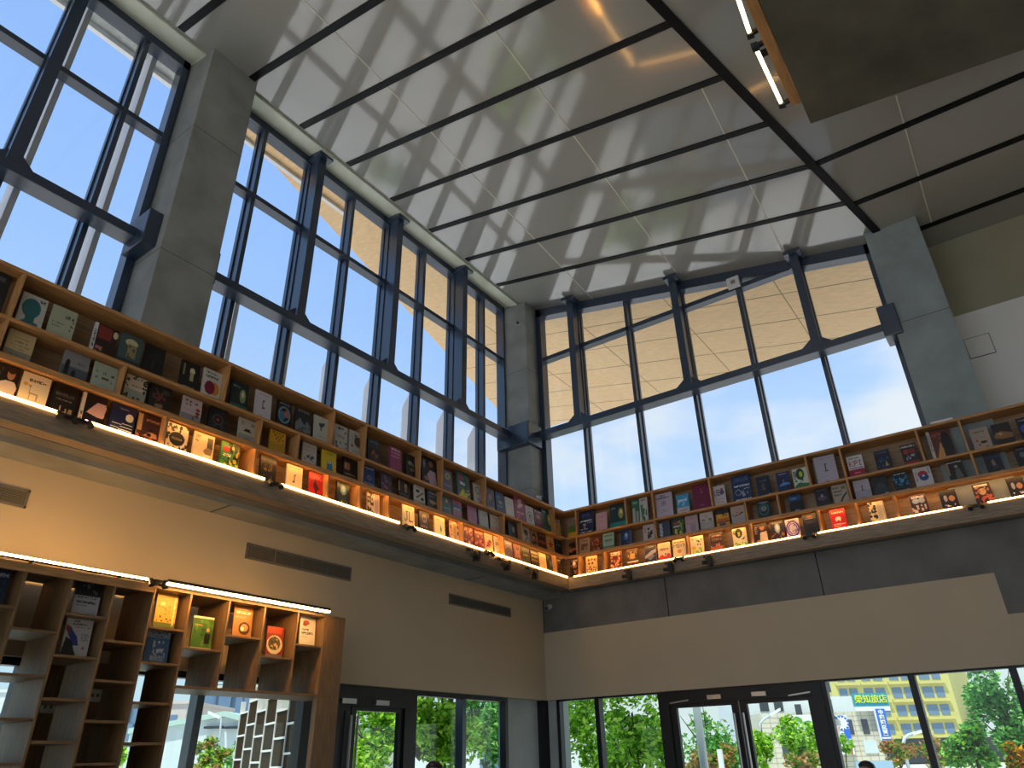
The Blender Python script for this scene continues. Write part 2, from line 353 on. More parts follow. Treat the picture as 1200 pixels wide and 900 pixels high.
def rpost(x):
    root = sroot('steel_post', (x, .2, ZT1)); zt = ceil_z(x, .1)-.02
    b = MB(); b.box(x-.06, x+.06, .285, .30, ZT1, zt).box(x-.06, x+.06, .08, .095, ZT1, zt).box(x-.045, x+.045, .09, .29, ZT1, zt)
    b.build('shaft', M['frame'], root)
    MB().box(x-.12, x+.12, .0, .32, zt-.06, zt).build('cap_plate', M['frame'], root)
    for s in (-1, 1):
        g = MB(); gusset(g, (x+s*.06, .12, ZT1), (s*.16, 0, 0), (0, 1, 0)); g.build('gusset', M['frame'], root)
for x in (.80, 2.80, 4.73): rpost(x)
# transom beams (wide flange laid flat)
def tbeam(name, lo, hi):
    b = MB(); b.box(lo[0], hi[0], lo[1], hi[1], ZT0, ZT1)
    struct(name, b, M['frame'], .006)
tbeam('transom_beam', (-.60, -12.2), (-.38, -6.78)); tbeam('transom_beam', (-.60, -6.15), (-.38, -.06)); tbeam('transom_beam', (-.09, .08), (5.72, .30))
# steel brackets clasping the columns
def bracket(x0, x1, y0, y1, z0, z1): struct('column_bracket', MB().box(x0, x1, y0, y1, z0, z1), M['frame'], .01)
bracket(-.62, -.20, -6.93, -6.78, 6.42, 6.86); bracket(-.62, -.30, -6.15, -6.02, 6.42, 6.86)
bracket(-.70, -.02, -.20, .22, 6.38, 6.78)
bracket(5.58, 5.80, -.04, .30, 6.40, 6.86)

# ------------------------------------------------------------------ roof overhang outside
def oz(x, y): return ceil_z(x, y) + .12
e0 = onceil(311, 183, .12); e1 = onceil(526, 417, .12); d = (e1-e0); 
far_l = e0 + d*((6.6-e0.y)/d.y)
r0 = onceil(634, 503, .12); r1 = onceil(1040, 384, .12); dd = (r1-r0)
lft = r0 + dd*((far_l.x-r0.x)/dd.x); rgt = r0 + dd*((6.25-r0.x)/dd.x)
# corner of left edge with the front edge
def isect(p, d1, q, d2):
    den = d1.x*d2.y-d1.y*d2.x; t = ((q.x-p.x)*d2.y-(q.y-p.y)*d2.x)/den; return p + d1*t
cor = isect(e0, d, r0, dd)
A0 = isect(e0, d, Vector((-.8, 0, 0)), Vector((0, 1, 0)))
poly = [(-.79, A0.y), (-.79, .51), (6.25, .51), (6.25, rgt.y), (cor.x, cor.y)]
b = MB(); quadslab(b, poly, .35, oz)
# plank joints
for t in range(1, 7):
    y = .51 + t*.93
    xl = A0.x + (cor.x-A0.x)*(y-A0.y)/(cor.y-A0.y); xr = 6.25
    if t > 3: xr = min(6.25, r0.x + dd.x*((y-r0.y)/dd.y))
    if xr-xl < .3: continue
    z = lambda x: oz(x, y)-.003
    b.hexa([(xl, y-.008, z(xl)), (xr, y-.008, z(xr)), (xr, y+.008, z(xr)), (xl, y+.008, z(xl))], [(xl, y-.008, z(xl)+.01), (xr, y-.008, z(xr)+.01), (xr, y+.008, z(xr)+.01), (xl, y+.008, z(xl)+.01)], 1)
for x in (-1.6, .35, 2.3, 4.2):
    y0 = .51; y1 = r0.y + dd.y*((x-r0.x)/dd.x)
    b.hexa([(x-.007, y0, oz(x, y0)-.003), (x+.007, y0, oz(x, y0)-.003), (x+.007, y1, oz(x, y1)-.003), (x-.007, y1, oz(x, y1)-.003)], [(x-.007, y0, oz(x, y0)), (x+.007, y0, oz(x, y0)), (x+.007, y1, oz(x, y1)), (x-.007, y1, oz(x, y1))], 1)
struct('eave_soffit', b, [M['eave_wood'], M['eave_line']])
b = MB(); quadslab(b, [(-1.30, -13), (-.79, -13), (-.79, -4.2), (-1.30, -4.2)], .35, lambda x, y: oz(x, y)+.02)
struct('eave_grey', b, M['eave_grey'])
b = MB(); quadslab(b, [(-1.38, -13), (-1.30, -13), (-1.30, -3.4), (-1.38, -3.4)], .45, lambda x, y: oz(x, y)-.06)
struct('eave_fascia', b, M['fin'])
# upright fins outside the left windows
for y in w1m + w2m:
    b = MB(); yf_ = y+.20; tall = y < -6
    zo, zi = (ceil_z(-1, y)-.05,)*2 if tall else (6.62, 7.0)
    b.hexa([(-1.12, yf_-.03, 3.7), (-.84, yf_-.03, 3.7), (-.84, yf_+.03, 3.7), (-1.12, yf_+.03, 3.7)],
           [(-1.12, yf_-.03, zo), (-.84, yf_-.03, zi), (-.84, yf_+.03, zi), (-1.12, yf_+.03, zo)])
    struct('facade_fin', b, M['fin'])

# ------------------------------------------------------------------ hanging slab with timber edge and tube lamps, upper right
K = CAM + .55*(onceil(950, 145)-CAM); K2 = CAM + .55*(onceil(889, 0)-CAM); K3 = CAM + .55*(onceil(1200, 58)-CAM)
ey = (K2-K).normalized(); ex = (K3-K).normalized(); nn = ex.cross(ey); 
if nn.z < 0: nn = -nn
pp = [K, K+ex*4.2, K+ex*4.2+ey*5.5, K+ey*5.5]
struct('trim_landing', MB().hexa(pp, [p+Vector((0, 0, .40)) for p in pp]), M['landing'])
def onslab(px, py, off=0): return onp(px, py, K+nn*off, nn)
# timber edge board
a0 = onslab(872, 0, .03); a1 = onslab(928, 124, .03); c1 = onslab(940, 120, .03)
ed = (a1-a0).normalized(); wdt = (c1-a1) - ed*((c1-a1).dot(ed)); 
st = a1 - ed*5.0
hd = sroot('trim_timber', tuple(a1))
MB().hexa([st, st+wdt, a1+wdt, a1], [p+Vector((0, 0, .34)) for p in (st, st+wdt, a1+wdt, a1)]).build('edge_board', M['oak_y'], hd)
UP = Vector((0, 0, 1)); sd_ = wdt.normalized()
def tubelamp(p0, p1, label):
    A = onslab(*p0, .05); B = onslab(*p1, .05); dr = (B-A).normalized()
    t = thing('tube_lamp', label, 'lamp', tuple(A), 'tube lamps under the stair landing')
    MB().tube([A, B], .012, 10).build('tube', M['tube'], t, smooth=True)
    for p in (A, B):
        q = p + (a0-p) - ed*((a0-p).dot(ed)); q.z = p.z
        mb = MB(); mb.obox(p, dr*.018, sd_*.02, UP*.022); mb.obox((p+q)/2, dr*.012, (q-p)/2, UP*.012); mb.build('bracket', M['plastic_black'], t)
tubelamp((852, -40), (879, 40), 'warm tube lamp at the top edge beside the timber board')
tubelamp((885, 55), (916, 122), 'warm tube lamp nearer the corner of the concrete landing')
# ================================================================== the two bookcases on the ledge
P, Q = .60, -.20              # front planes x = P (left wall), y = Q (right wall)
ZB_, ZF, Z1, Z2, ZTOP = 3.99, 3.812, 4.31, 4.60, 5.02
DEP = .25
ORD = 'first second third fourth fifth sixth seventh eighth ninth tenth eleventh twelfth thirteenth fourteenth fifteenth sixteenth seventeenth eighteenth nineteenth twentieth twenty-first twenty-second twenty-third twenty-fourth twenty-fifth twenty-sixth twenty-seventh twenty-eighth twenty-ninth thirtieth thirty-first'.split()
rowz = {'T': (Z2, ZTOP-.03), 'M': (Z1, Z2-.028), 'B': (ZB_, Z1-.028)}
divL = {'T': [(22, 343), (267, 445), (392, 492), (428.6, 515.5), (492.8, 541), (519, 552.5), (569.2, 575), (650, 607)],
        'M': [(5.3, 387), (144.7, 441), (306, 502), (350, 520), (425.8, 548), (517.8, 583), (591.3, 610), (612, 620)],
        'B': [(195, 500), (300, 537), (385.3, 567), (422.8, 580), (456.5, 591), (543.5, 620), (590.8, 640), (652.7, 660)]}
divR = {'T': [(674.7, 610), (733, 598), (765, 591), (832.3, 576), (946.3, 551), (987.1, 542), (1078, 521.6), (1129.3, 511)],
        'M': [(675.5, 640), (767.7, 618.7), (874, 598), (912.3, 590.7), (995, 573.5), (1141.7, 543.6)],
        'B': [(677.7, 662), (707.3, 655), (804.3, 636), (879.7, 624.7), (959.7, 609.6), (1003.7, 601.7), (1049.7, 593.6)]}
YE = -11.0; XE = 9.0
tl = thing('bookcase', 'long oak display bookcase on the ledge along the left wall', 'bookcase', (P, -4, ZF), 'display bookcases on the ledge')
def bl(x0, x1, z0, z1, y0, y1, name, m): return MB().box(x0, x1, y0, y1, z0, z1).build(name, m, tl, bevel=.003)
bl(P-DEP, P, ZTOP-.03, ZTOP, YE, Q+DEP, 'top_board', M['oak_y'])
bl(P-DEP, P, Z2-.028, Z2, YE, Q, 'shelf', M['oak_y']); bl(P-DEP, P, Z1-.028, Z1, YE, Q, 'shelf', M['oak_y'])
bl(P-DEP, P-.005, ZB_-.03, ZB_, YE, Q, 'base_board', M['oak_y'])
bl(P-DEP-.02, P-DEP, ZF, ZTOP, YE, Q+DEP, 'back_panel', M['skylit_oak_y'])
bl(P-.13, P+.012, ZF, ZF+.015, YE, Q, 'underside_strip', M['fascia_y'])
bl(P-.012, P+.012, ZF+.015, ZB_-.012, YE, Q, 'fascia', M['fascia_y'])
MB().box(P-.27, P-.13, YE, Q, ZF-.004, ZF+.012).build('gap_shade_strip', M['concrete_dark'], tl)  # solid dark strip, coloured for the shade of a recessed gap
for r_ in 'TMB':
    for px, py in divL[r_]:
        y = at(px, py, 0, P).y; bl(P-DEP, P-.002, rowz[r_][0], rowz[r_][1], y-.0125, y+.0125, 'divider', M['oak_z'])
tr = thing('bookcase', 'long oak display bookcase on the ledge along the right wall', 'bookcase', (4, Q, ZF), 'display bookcases on the ledge')
def br(y0, y1, z0, z1, x0, x1, name, m): return MB().box(x0, x1, y0, y1, z0, z1).build(name, m, tr, bevel=.003)
br(Q, Q+DEP, ZTOP-.03, ZTOP, P+.001, XE, 'top_board', M['oak_x'])
br(Q, Q+DEP, Z2-.028, Z2, P+.001, XE, 'shelf', M['oak_x']); br(Q, Q+DEP, Z1-.028, Z1, P+.001, XE, 'shelf', M['oak_x'])
br(Q+.005, Q+DEP, ZB_-.03, ZB_, P+.001, XE, 'base_board', M['oak_x'])
br(Q+DEP, Q+DEP+.02, ZF, ZTOP, P-DEP, XE, 'back_panel', M['skylit_oak_x'])
br(Q-.012, Q+.10, ZF, ZF+.015, P+.013, XE, 'underside_strip', M['skylit_oak_x'])
br(Q-.012, Q+.012, ZF+.015, ZB_-.012, P+.013, XE, 'fascia', M['fascia_x'])
for r_ in 'TMB':
    for px, py in divR[r_]:
        x = at(px, py, 1, Q).x; br(Q+.002, Q+DEP, rowz[r_][0], rowz[r_][1], x-.0125, x+.0125, 'divider', M['oak_z'])
# light strips on the lip of each bookcase, in lengths
def strip(a, c, side):
    if side == 'L':
        MB().box(P-.004, P+.022, a, c, ZB_-.012, ZB_+.008).build('light_strip', M['led'], tl)
    else:
        MB().box(a, c, Q-.018, Q+.004, ZB_-.010, ZB_+.003).build('light_strip', M['led'], tr)
def ly(px, py=None):
    return at(px, 459+.3285*px, 0, P).y
def lx(px): return at(px, 677-.176*(px-667), 1, Q).x
for a, c in ((-160, 70), (99, 309), (327, 467), (484, 600), (577, 617), (618, 664)):
    strip(ly(a), ly(c), 'L')
for a, c in ((673, 800), (803, 938), (959, 1128), (1158, 1300)):
    strip(lx(a), lx(c), 'R')

# hidden strips behind the lip of the lower shelf light the bottom row
bl(P-.012, P-.001, Z1-.052, Z1-.028, YE, Q, 'shelf_lip', M['oak_y']); br(Q+.001, Q+.012, Z1-.046, Z1-.028, P+.001, XE, 'shelf_lip', M['oak_x'])
MB().box(P-.021, P-.0125, at(197, 500, 0, P).y, Q-.02, Z1-.034, Z1-.0285).build('light_strip', M['led_hidden'], tl)
MB().box(P+.03, XE-.1, Q+.0125, Q+.022, Z1-.034, Z1-.0285).build('light_strip', M['led_hidden'], tr)

# ------------------------------------------------------------------ spotlights clamped to the lip
def spot(pos, out, along, label, big):
    t = thing('spotlight', label, 'lamp', tuple(pos), 'black spotlights along the bookcase lips')
    p = Vector(pos); o = Vector(out); a = Vector(along)
    MB().obox(p, o*.03, a*.05, UP*.012).build('clamp', M['plastic_black'], t)
    if big:
        MB().tube([p+o*.02, p+o*.06-UP*.03, p+o*.07-UP*.075+a*.0], .011, 8).build('arm', M['plastic_black'], t, smooth=True)
        hb = MB(); c = p+o*.08-UP*.085
        hb.tube([c-a*.05, c+a*.02], [.028, .032], 12); hb.obox(c+a*.055, o*.045, a*.022, UP*.062)
        hb.build('lamp_head', M['plastic_black'], t)
    else:
        for s in (-.035, .045):
            c = p+a*s*1.4+o*.035-UP*.02; MB().tube([c+UP*.03-o*.02, c-UP*.02+o*.03], [.018, .026], 10).build('lamp_head', M['plastic_black'], t)
LO = Vector((1, 0, 0)); LA = Vector((0, 1, 0)); RO = Vector((0, -1, 0)); RA = Vector((1, 0, 0))
for i, (px, big) in enumerate(((75, 0), (93, 0), (318, 0), (476, 0), (548, 1), (569, 0), (584, 1), (617, 1))):
    spot((P+.02, ly(px), ZB_-.02-(.04 if big else 0)), LO, LA, ['twin black clip spotlight under the chess book on the left bookcase', 'black clip spotlight under the pink mountain book', 'black clip spotlight under the black book left of the cream walker book', 'small black clip spotlight left of the cream letters book', 'black flat-headed spotlight hanging furthest from the corner on the left fascia', 'small black clip spotlight between two hanging spotlights', 'middle one of three flat-headed spotlights on the left fascia', 'black flat-headed spotlight on the left fascia nearest the corner'][i], big)
for i, (px, big) in enumerate(((736, 1), (797, 0), (784, 1), (829, 1), (949, 0), (1143, 0))):
    spot((lx(px), Q-.02, ZB_-.02-(.04 if big else 0)), RO, RA, ['black flat-headed spotlight on the right fascia nearest the corner', 'small black clip spotlight under the cream MBA book', 'black flat-headed spotlight on the right fascia below the red bowl book', 'black flat-headed spotlight on the right fascia furthest from the corner', 'black clip spotlight under the dark hall book left of the red book', 'black clip spotlight under the orange faces book at far right'][i], big)

# ------------------------------------------------------------------ books
FONT = {'K': '10001 10010 10100 11000 10100 10010 10001', 'P': '11110 10001 10001 11110 10000 10000 10000', 'I': '111 010 010 010 010 010 111', 'J': '00111 00010 00010 00010 00010 10010 01100', 'L': '10000 10000 10000 10000 10000 10000 11111',
        'M': '10001 11011 10101 10101 10001 10001 10001', 'B': '11110 10001 10001 11110 10001 10001 11110', 'A': '01110 10001 10001 11111 10001 10001 10001', '%': '11000 11001 00010 00100 01000 10011 00011', 'U': '10001 10001 10001 10001 10001 10001 01110',
        'C': '01110 10001 10000 10000 10000 10001 01110', 'R': '11110 10001 10001 11110 10100 10010 10001', 'E': '11111 10000 10000 11110 10000 10000 11111', 'T': '11111 00100 00100 00100 00100 00100 00100', 'V': '10001 10001 10001 10001 10001 01010 00100',
        'D': '11110 10001 10001 10001 10001 10001 11110', 'H': '10001 10001 10001 11111 10001 10001 10001', 'N': '10001 11001 10101 10011 10001 10001 10001', 'O': '01110 10001 10001 10001 10001 10001 01110', 'G': '01110 10001 10000 10111 10001 10001 01111', ' ': '000 000 000 000 000 000 000'}
def paint(base, ops, nu, nv, rng):
    g = [[lin(base)]*nu for _ in range(nv)]
    def fill(test, c):
        c = lin(c)
        for j in range(nv):
            v = (j+.5)/nv
            for i in range(nu):
                if test((i+.5)/nu, v): g[j][i] = c
    for op in [o.strip() for o in ops.split(';') if o.strip()]:
        k = op[0]; a = op[1:].split(',')
        if k == 'r':
            x0, y0, x1, y1 = map(float, a[:4]); fill(lambda u, v: x0 <= u <= x1 and y0 <= v <= y1, a[4])
        elif k == 'e':
            cx, cy, rx, ry = map(float, a[:4]); fill(lambda u, v: ((u-cx)/rx)**2+((v-cy)/ry)**2 <= 1, a[4])
        elif k == 'o':
            cx, cy, rx, ry = map(float, a[:4]); fill(lambda u, v: .62 <= ((u-cx)/rx)**2+((v-cy)/ry)**2 <= 1, a[4])
        elif k == 'p':
            q = list(map(float, a[:-1])); pts = [(q[i], q[i+1]) for i in range(0, len(q), 2)]
            def ins(u, v):
                r = False; n = len(pts)
                for i in range(n):
                    (ax, ay), (bx, by) = pts[i], pts[(i+1) % n]
                    if (ay > v) != (by > v) and u < (bx-ax)*(v-ay)/(by-ay)+ax: r = not r
                return r
            fill(ins, a[-1])
        elif k == 't':          # a row of small glyph marks
            x0, y0, x1, y1 = map(float, a[:4]); c = lin(a[4])
            for j in range(nv):
                v = (j+.5)/nv
                if y0 <= v <= y1:
                    for i in range(nu):
                        u = (i+.5)/nu
                        if x0 <= u <= x1 and rng.random() < .62: g[j][i] = c
        elif k == 'n':          # scattered blotches of one colour
            x0, y0, x1, y1, den, s = map(float, a[:6]); c = a[6]
            cnt = int(den*10)
            for _ in range(cnt):
                cx = rng.uniform(x0, x1); cy = rng.uniform(y0, y1); rx = s*rng.uniform(.5, 1.3); ry = s*rng.uniform(.4, 1.1); cc = lin(c)
                for j in range(max(0, int((cy-ry)*nv)), min(nv, int((cy+ry)*nv)+1)):
                    for i in range(max(0, int((cx-rx)*nu)), min(nu, int((cx+rx)*nu)+1)):
                        if x0 <= (i+.5)/nu <= x1 and y0 <= (j+.5)/nv <= y1 and (((i+.5)/nu-cx)/rx)**2+(((j+.5)/nv-cy)/ry)**2 <= 1: g[j][i] = cc
        elif k == 'w':
            x0, y0, x1, y1 = map(float, a[:4]); c = lin(a[4]); s = a[5]
            rows = [''] * 7
            for ch in s:
                gl = FONT[ch].split()
                for q in range(7): rows[q] += gl[q]+'0'
            W = len(rows[0])-1
            for j in range(nv):
                v = ((j+.5)/nv-y0)/(y1-y0)
                if 0 <= v < 1:
                    for i in range(nu):
                        u = ((i+.5)/nu-x0)/(x1-x0)
                        if 0 <= u < 1 and rows[int(v*7)][min(W-1, int(u*W))] == '1': g[j][i] = c
    return g
def sheet_mesh(name, w, h, g, mats, thick=0, spine=None):
    """front face in the XZ plane looking along -Y, painted by grid g; thick > 0 adds boards and a spine behind"""
    nv = len(g); nu = len(g[0]); vs = []; fs = []; cs = []
    for j in range(nv+1):
        for i in range(nu+1): vs.append((-w/2+w*i/nu, 0, h-h*j/nv))
    for j in range(nv):
        for i in range(nu):
            a = j*(nu+1)+i; fs.append((a, a+nu+1, a+nu+2, a+1)); cs.append(g[j][i])
    def bx(x0, x1, y0, y1, z0, z1, c):
        i = len(vs); vs.extend([(x0, y0, z0), (x1, y0, z0), (x1, y1, z0), (x0, y1, z0), (x0, y0, z1), (x1, y0, z1), (x1, y1, z1), (x0, y1, z1)])
        for q in ((3, 2, 1, 0), (4, 5, 6, 7), (0, 1, 5, 4), (1, 2, 6, 5), (2, 3, 7, 6), (3, 0, 4, 7)): fs.append(tuple(i+k for k in q)); cs.append(c)
    if thick:
        e = spine or g[nv//2][0]; ed_ = g[0][nu//2]
        bx(-w/2, w/2, .0006, .003, 0, h, ed_); bx(-w/2, w/2, thick-.003, thick, 0, h, ed_); bx(-w/2, -w/2+.003, .003, thick-.003, 0, h, e)
    me = bpy.data.meshes.new(name); me.from_pydata(vs, [], fs); me.materials.append(mats)
    at_ = me.color_attributes.new('Col', 'FLOAT_COLOR', 'CORNER'); buf = []
    for p, c in zip(me.polygons, cs): buf += [c[0], c[1], c[2], 1.0]*p.loop_total
    at_.data.foreach_set('color', buf); me.update(); return me
def make_book(loc, rz, w, h, th, lean, base, ops, label, group, seed):
    rng = random.Random(seed)
    big = 'w' in ''.join(o.strip()[:1] for o in ops.split(';'))
    nu, nv = (56, 64) if big else (36, 48)
    spine = None
    if ops.startswith('S'): s_, ops = ops.split(';', 1) if ';' in ops else (ops, ''); spine = lin(s_[1:])
    g = paint(base, ops, nu, nv, rng)
    o = bpy.data.objects.new('book', sheet_mesh('book', w, h, g, M['cover'], th, spine)); COL.objects.link(o)
    o.location = loc; o.rotation_euler = Matrix.Rotation(rz, 3, 'Z').to_4x4().to_euler(); o.rotation_euler = (Matrix.Rotation(rz, 4, 'Z') @ Matrix.Rotation(-lean, 4, 'X')).to_euler()
    tag(o, label, 'book', group)
    pb = MB().box(-w/2+.003, w/2-.004, .003, th-.003, .003, h-.004).build('page_block', M['paper'])
    pb.parent = o
    return o
BOOKS = {}
BOOKS['LT'] = '''
-8 13 311 352 222 r.1,.1,.7,.2,555 | charcoal book cut by the left edge of the photo
25.7 55.3 343.3 372.7 bab6ae e.45,.42,.36,.3,2c6468;r.3,.65,.68,1,2c6468;p0,1,.25,.82,.8,.82,1,1,2c6468;t.7,.08,.95,.16,444 | grey book with a teal head silhouette
61.3 90.3 358.3 387 a4a68c t.55,.2,.75,.32,333;t.1,.5,.6,.54,666;t.1,.6,.5,.64,666;n.8,.2,.95,.7,.6,.04,333 | sage green book with sparse dark lettering
111 138.7 379.3 408 2a1512 r0,0,.14,1,c9c6c0;t.04,.2,.1,.8,444;r.2,.05,.75,.45,7a2a22;n.2,.7,.6,1,.8,.1,a87060;e.9,.2,.1,.12,c8b890 | dark red book with a white spine
142.3 168.3 390.7 419 3d5250 r0,.8,1,1,26312f;e.5,.25,.28,.12,c2b488;r.35,.3,.75,.7,8c7a56;n.3,.3,.7,.75,.5,.06,5a4c34 | grey green book with a picture of a jar
171 194.3 403.7 430.7 0c0d0e r.45,.5,.52,.75,333;p.2,.3,.8,.2,.9,.5,.3,.5,16191b | plain black book beside the jar book
214 235.3 422.7 448.3 141412 e.6,.3,.14,.12,d2c8a0;r.5,.35,.7,.65,a89c78;r.12,.1,.2,.5,8c7c58;t.2,.85,.8,.9,888 | black book with a pale standing figure
239.7 260.7 432 459.7 c0bcb2 t.1,.08,.7,.14,333;t.1,.2,.8,.3,222;e.66,.62,.26,.22,c87e20;e.4,.62,.28,.23,7c1434 | grey book with overlapping crimson and orange circles
272.3 292.3 446.7 471 12211f r0,.8,1,1,1f5a52;e.7,.45,.18,.25,7c8a58;e.7,.4,.08,.12,c6c498;t.1,.12,.5,.2,7c8c88 | dark teal book with a glowing lamp
300.7 319.7 457.7 484 c4bcc0 t.1,.1,.85,.13,888;r.44,.32,.5,.62,543;r.5,.3,.58,.36,543;r.5,.55,.6,.6,543;t.2,.85,.5,.88,444 | pale lilac book with a small walking figure
326.7 343 469.3 493.7 0c1014 o.5,.5,.42,.32,6c8c98;e.36,.55,.22,.18,356a84;e.68,.45,.18,.14,9a6046;t.15,.06,.85,.12,889 | black book with a blue and orange globe
348 366 478.7 502.3 1c2224 p0,.6,.3,.35,.55,.6,.75,.4,1,.6,1,.85,0,.85,6a7074;n0,.6,1,.9,.9,.06,3a4448;t.1,.05,.9,.12,777 | dark grey book with misty mountains
369.7 385.9 487.2 511.3 bcbcb0 e.5,.32,.18,.08,3a4450;r.45,.36,.52,.55,3a4450;e.66,.26,.1,.05,3a4450;t.15,.75,.85,.78,777 | pale grey book with a small dark bird
393 408.6 497.2 520.8 b4b0ac n.1,.08,.95,.3,.9,.05,444;n.1,.6,.95,.95,1.6,.06,444;t.2,.4,.8,.5,777 | grey book with black lace pattern
411 425.8 504.4 527.2 b0aca6 e.66,.4,.28,.2,52443c;n.4,.15,.95,.65,.8,.06,52443c;e.2,.62,.07,.05,6a3c2c;t.2,.8,.8,.84,888 | grey book with a brown puzzle piece
432.5 446 514 534.4 1a2028 r0,0,1,.35,283440;n.2,.45,.95,.8,.8,.06,a85c3c;p0,.5,.3,.3,.3,1,0,1,10141a;t.1,.1,.9,.14,788 | dark book with orange lantern lights
458.6 471.7 524 546 94406c t.1,.05,.9,.12,e0c0d0;t.1,.2,.9,.26,e0c0d0;t.1,.34,.9,.4,c090b0 | magenta book with pale lettering
477 488.6 532.5 553.5 101214 e.4,.35,.2,.08,888;e.66,.4,.16,.06,666;e.6,.62,.2,.06,8a6454;t.2,.85,.8,.9,445 | black book with two pale eyes
495.8 513.3 533.3 563 18161a e.62,.2,.14,.11,8c6450;p.35,.6,.55,.42,.9,.45,1,1,.55,1,b49cb4;t.12,.1,.25,.4,889;e.3,.75,.15,.08,8c6450 | large black book with a person in a lilac shirt
519.9 531 550.3 573 6a6878 e.55,.25,.26,.14,c4c090;e.55,.25,.13,.08,7c7c50;t.15,.65,.9,.69,bbc | grey violet book with a yellow badge
537.2 552.2 550.8 579.4 3c5c58 e.3,.2,.2,.1,9a3050;n.5,.1,1,.6,1.0,.09,24422c;p0,1,.4,.6,.75,1,d4cc30;n.4,.6,1,1,.8,.08,c8c030;t.2,.35,.6,.45,dde | large teal and yellow jungle comic
556.7 565.8 567 586 c2c0bc o.5,.3,.32,.18,555;n.4,.6,.95,.9,.6,.07,777 | white book with a grey clock
570.8 580.8 571.7 592.5 4c4256 n.1,.1,.9,.9,1,.1,6c5c74;e.5,.4,.2,.15,8c6c70;t.1,.85,.9,.9,aab | dusty purple book
582 592 576 597 1c2c4c n.1,.1,.9,.9,1,.1,466c94;n.2,.3,.8,.7,.4,.06,8cb4d4 | deep blue book with pale swirls
593.7 603.3 583 601 c8c8cc t.2,.3,.8,.34,aaa | plain white book
604.2 616.7 579.5 606 8a2a44 n.1,.05,.9,.5,.9,.1,d0b4bc;t.2,.6,.8,.66,e8c8d0;n.1,.7,.9,.95,.5,.06,c06a80 | large crimson book with white blossom
617.5 626.7 593 611 bebec0 o.5,.5,.34,.24,445;e.5,.5,.16,.12,556;t.2,.1,.8,.16,777 | white book with a round black emblem
627.5 636.7 597.5 614.5 5c2422 n.1,.2,.9,.9,1,.1,8c4438;e.5,.35,.2,.12,c08870;t.1,.06,.9,.12,dcb | red brown book
636.7 648.5 595 620 173a3c r0,.75,1,1,1f6a58;e.68,.42,.16,.24,a8a048;t.1,.1,.4,.16,9ab;e.68,.38,.07,.1,e0dc98 | large dark teal book with a glowing lantern
651 659 609 624 b09468 n.1,.2,.9,.9,.6,.06,6c5434;t.2,.1,.8,.16,543 | tan book in the corner'''
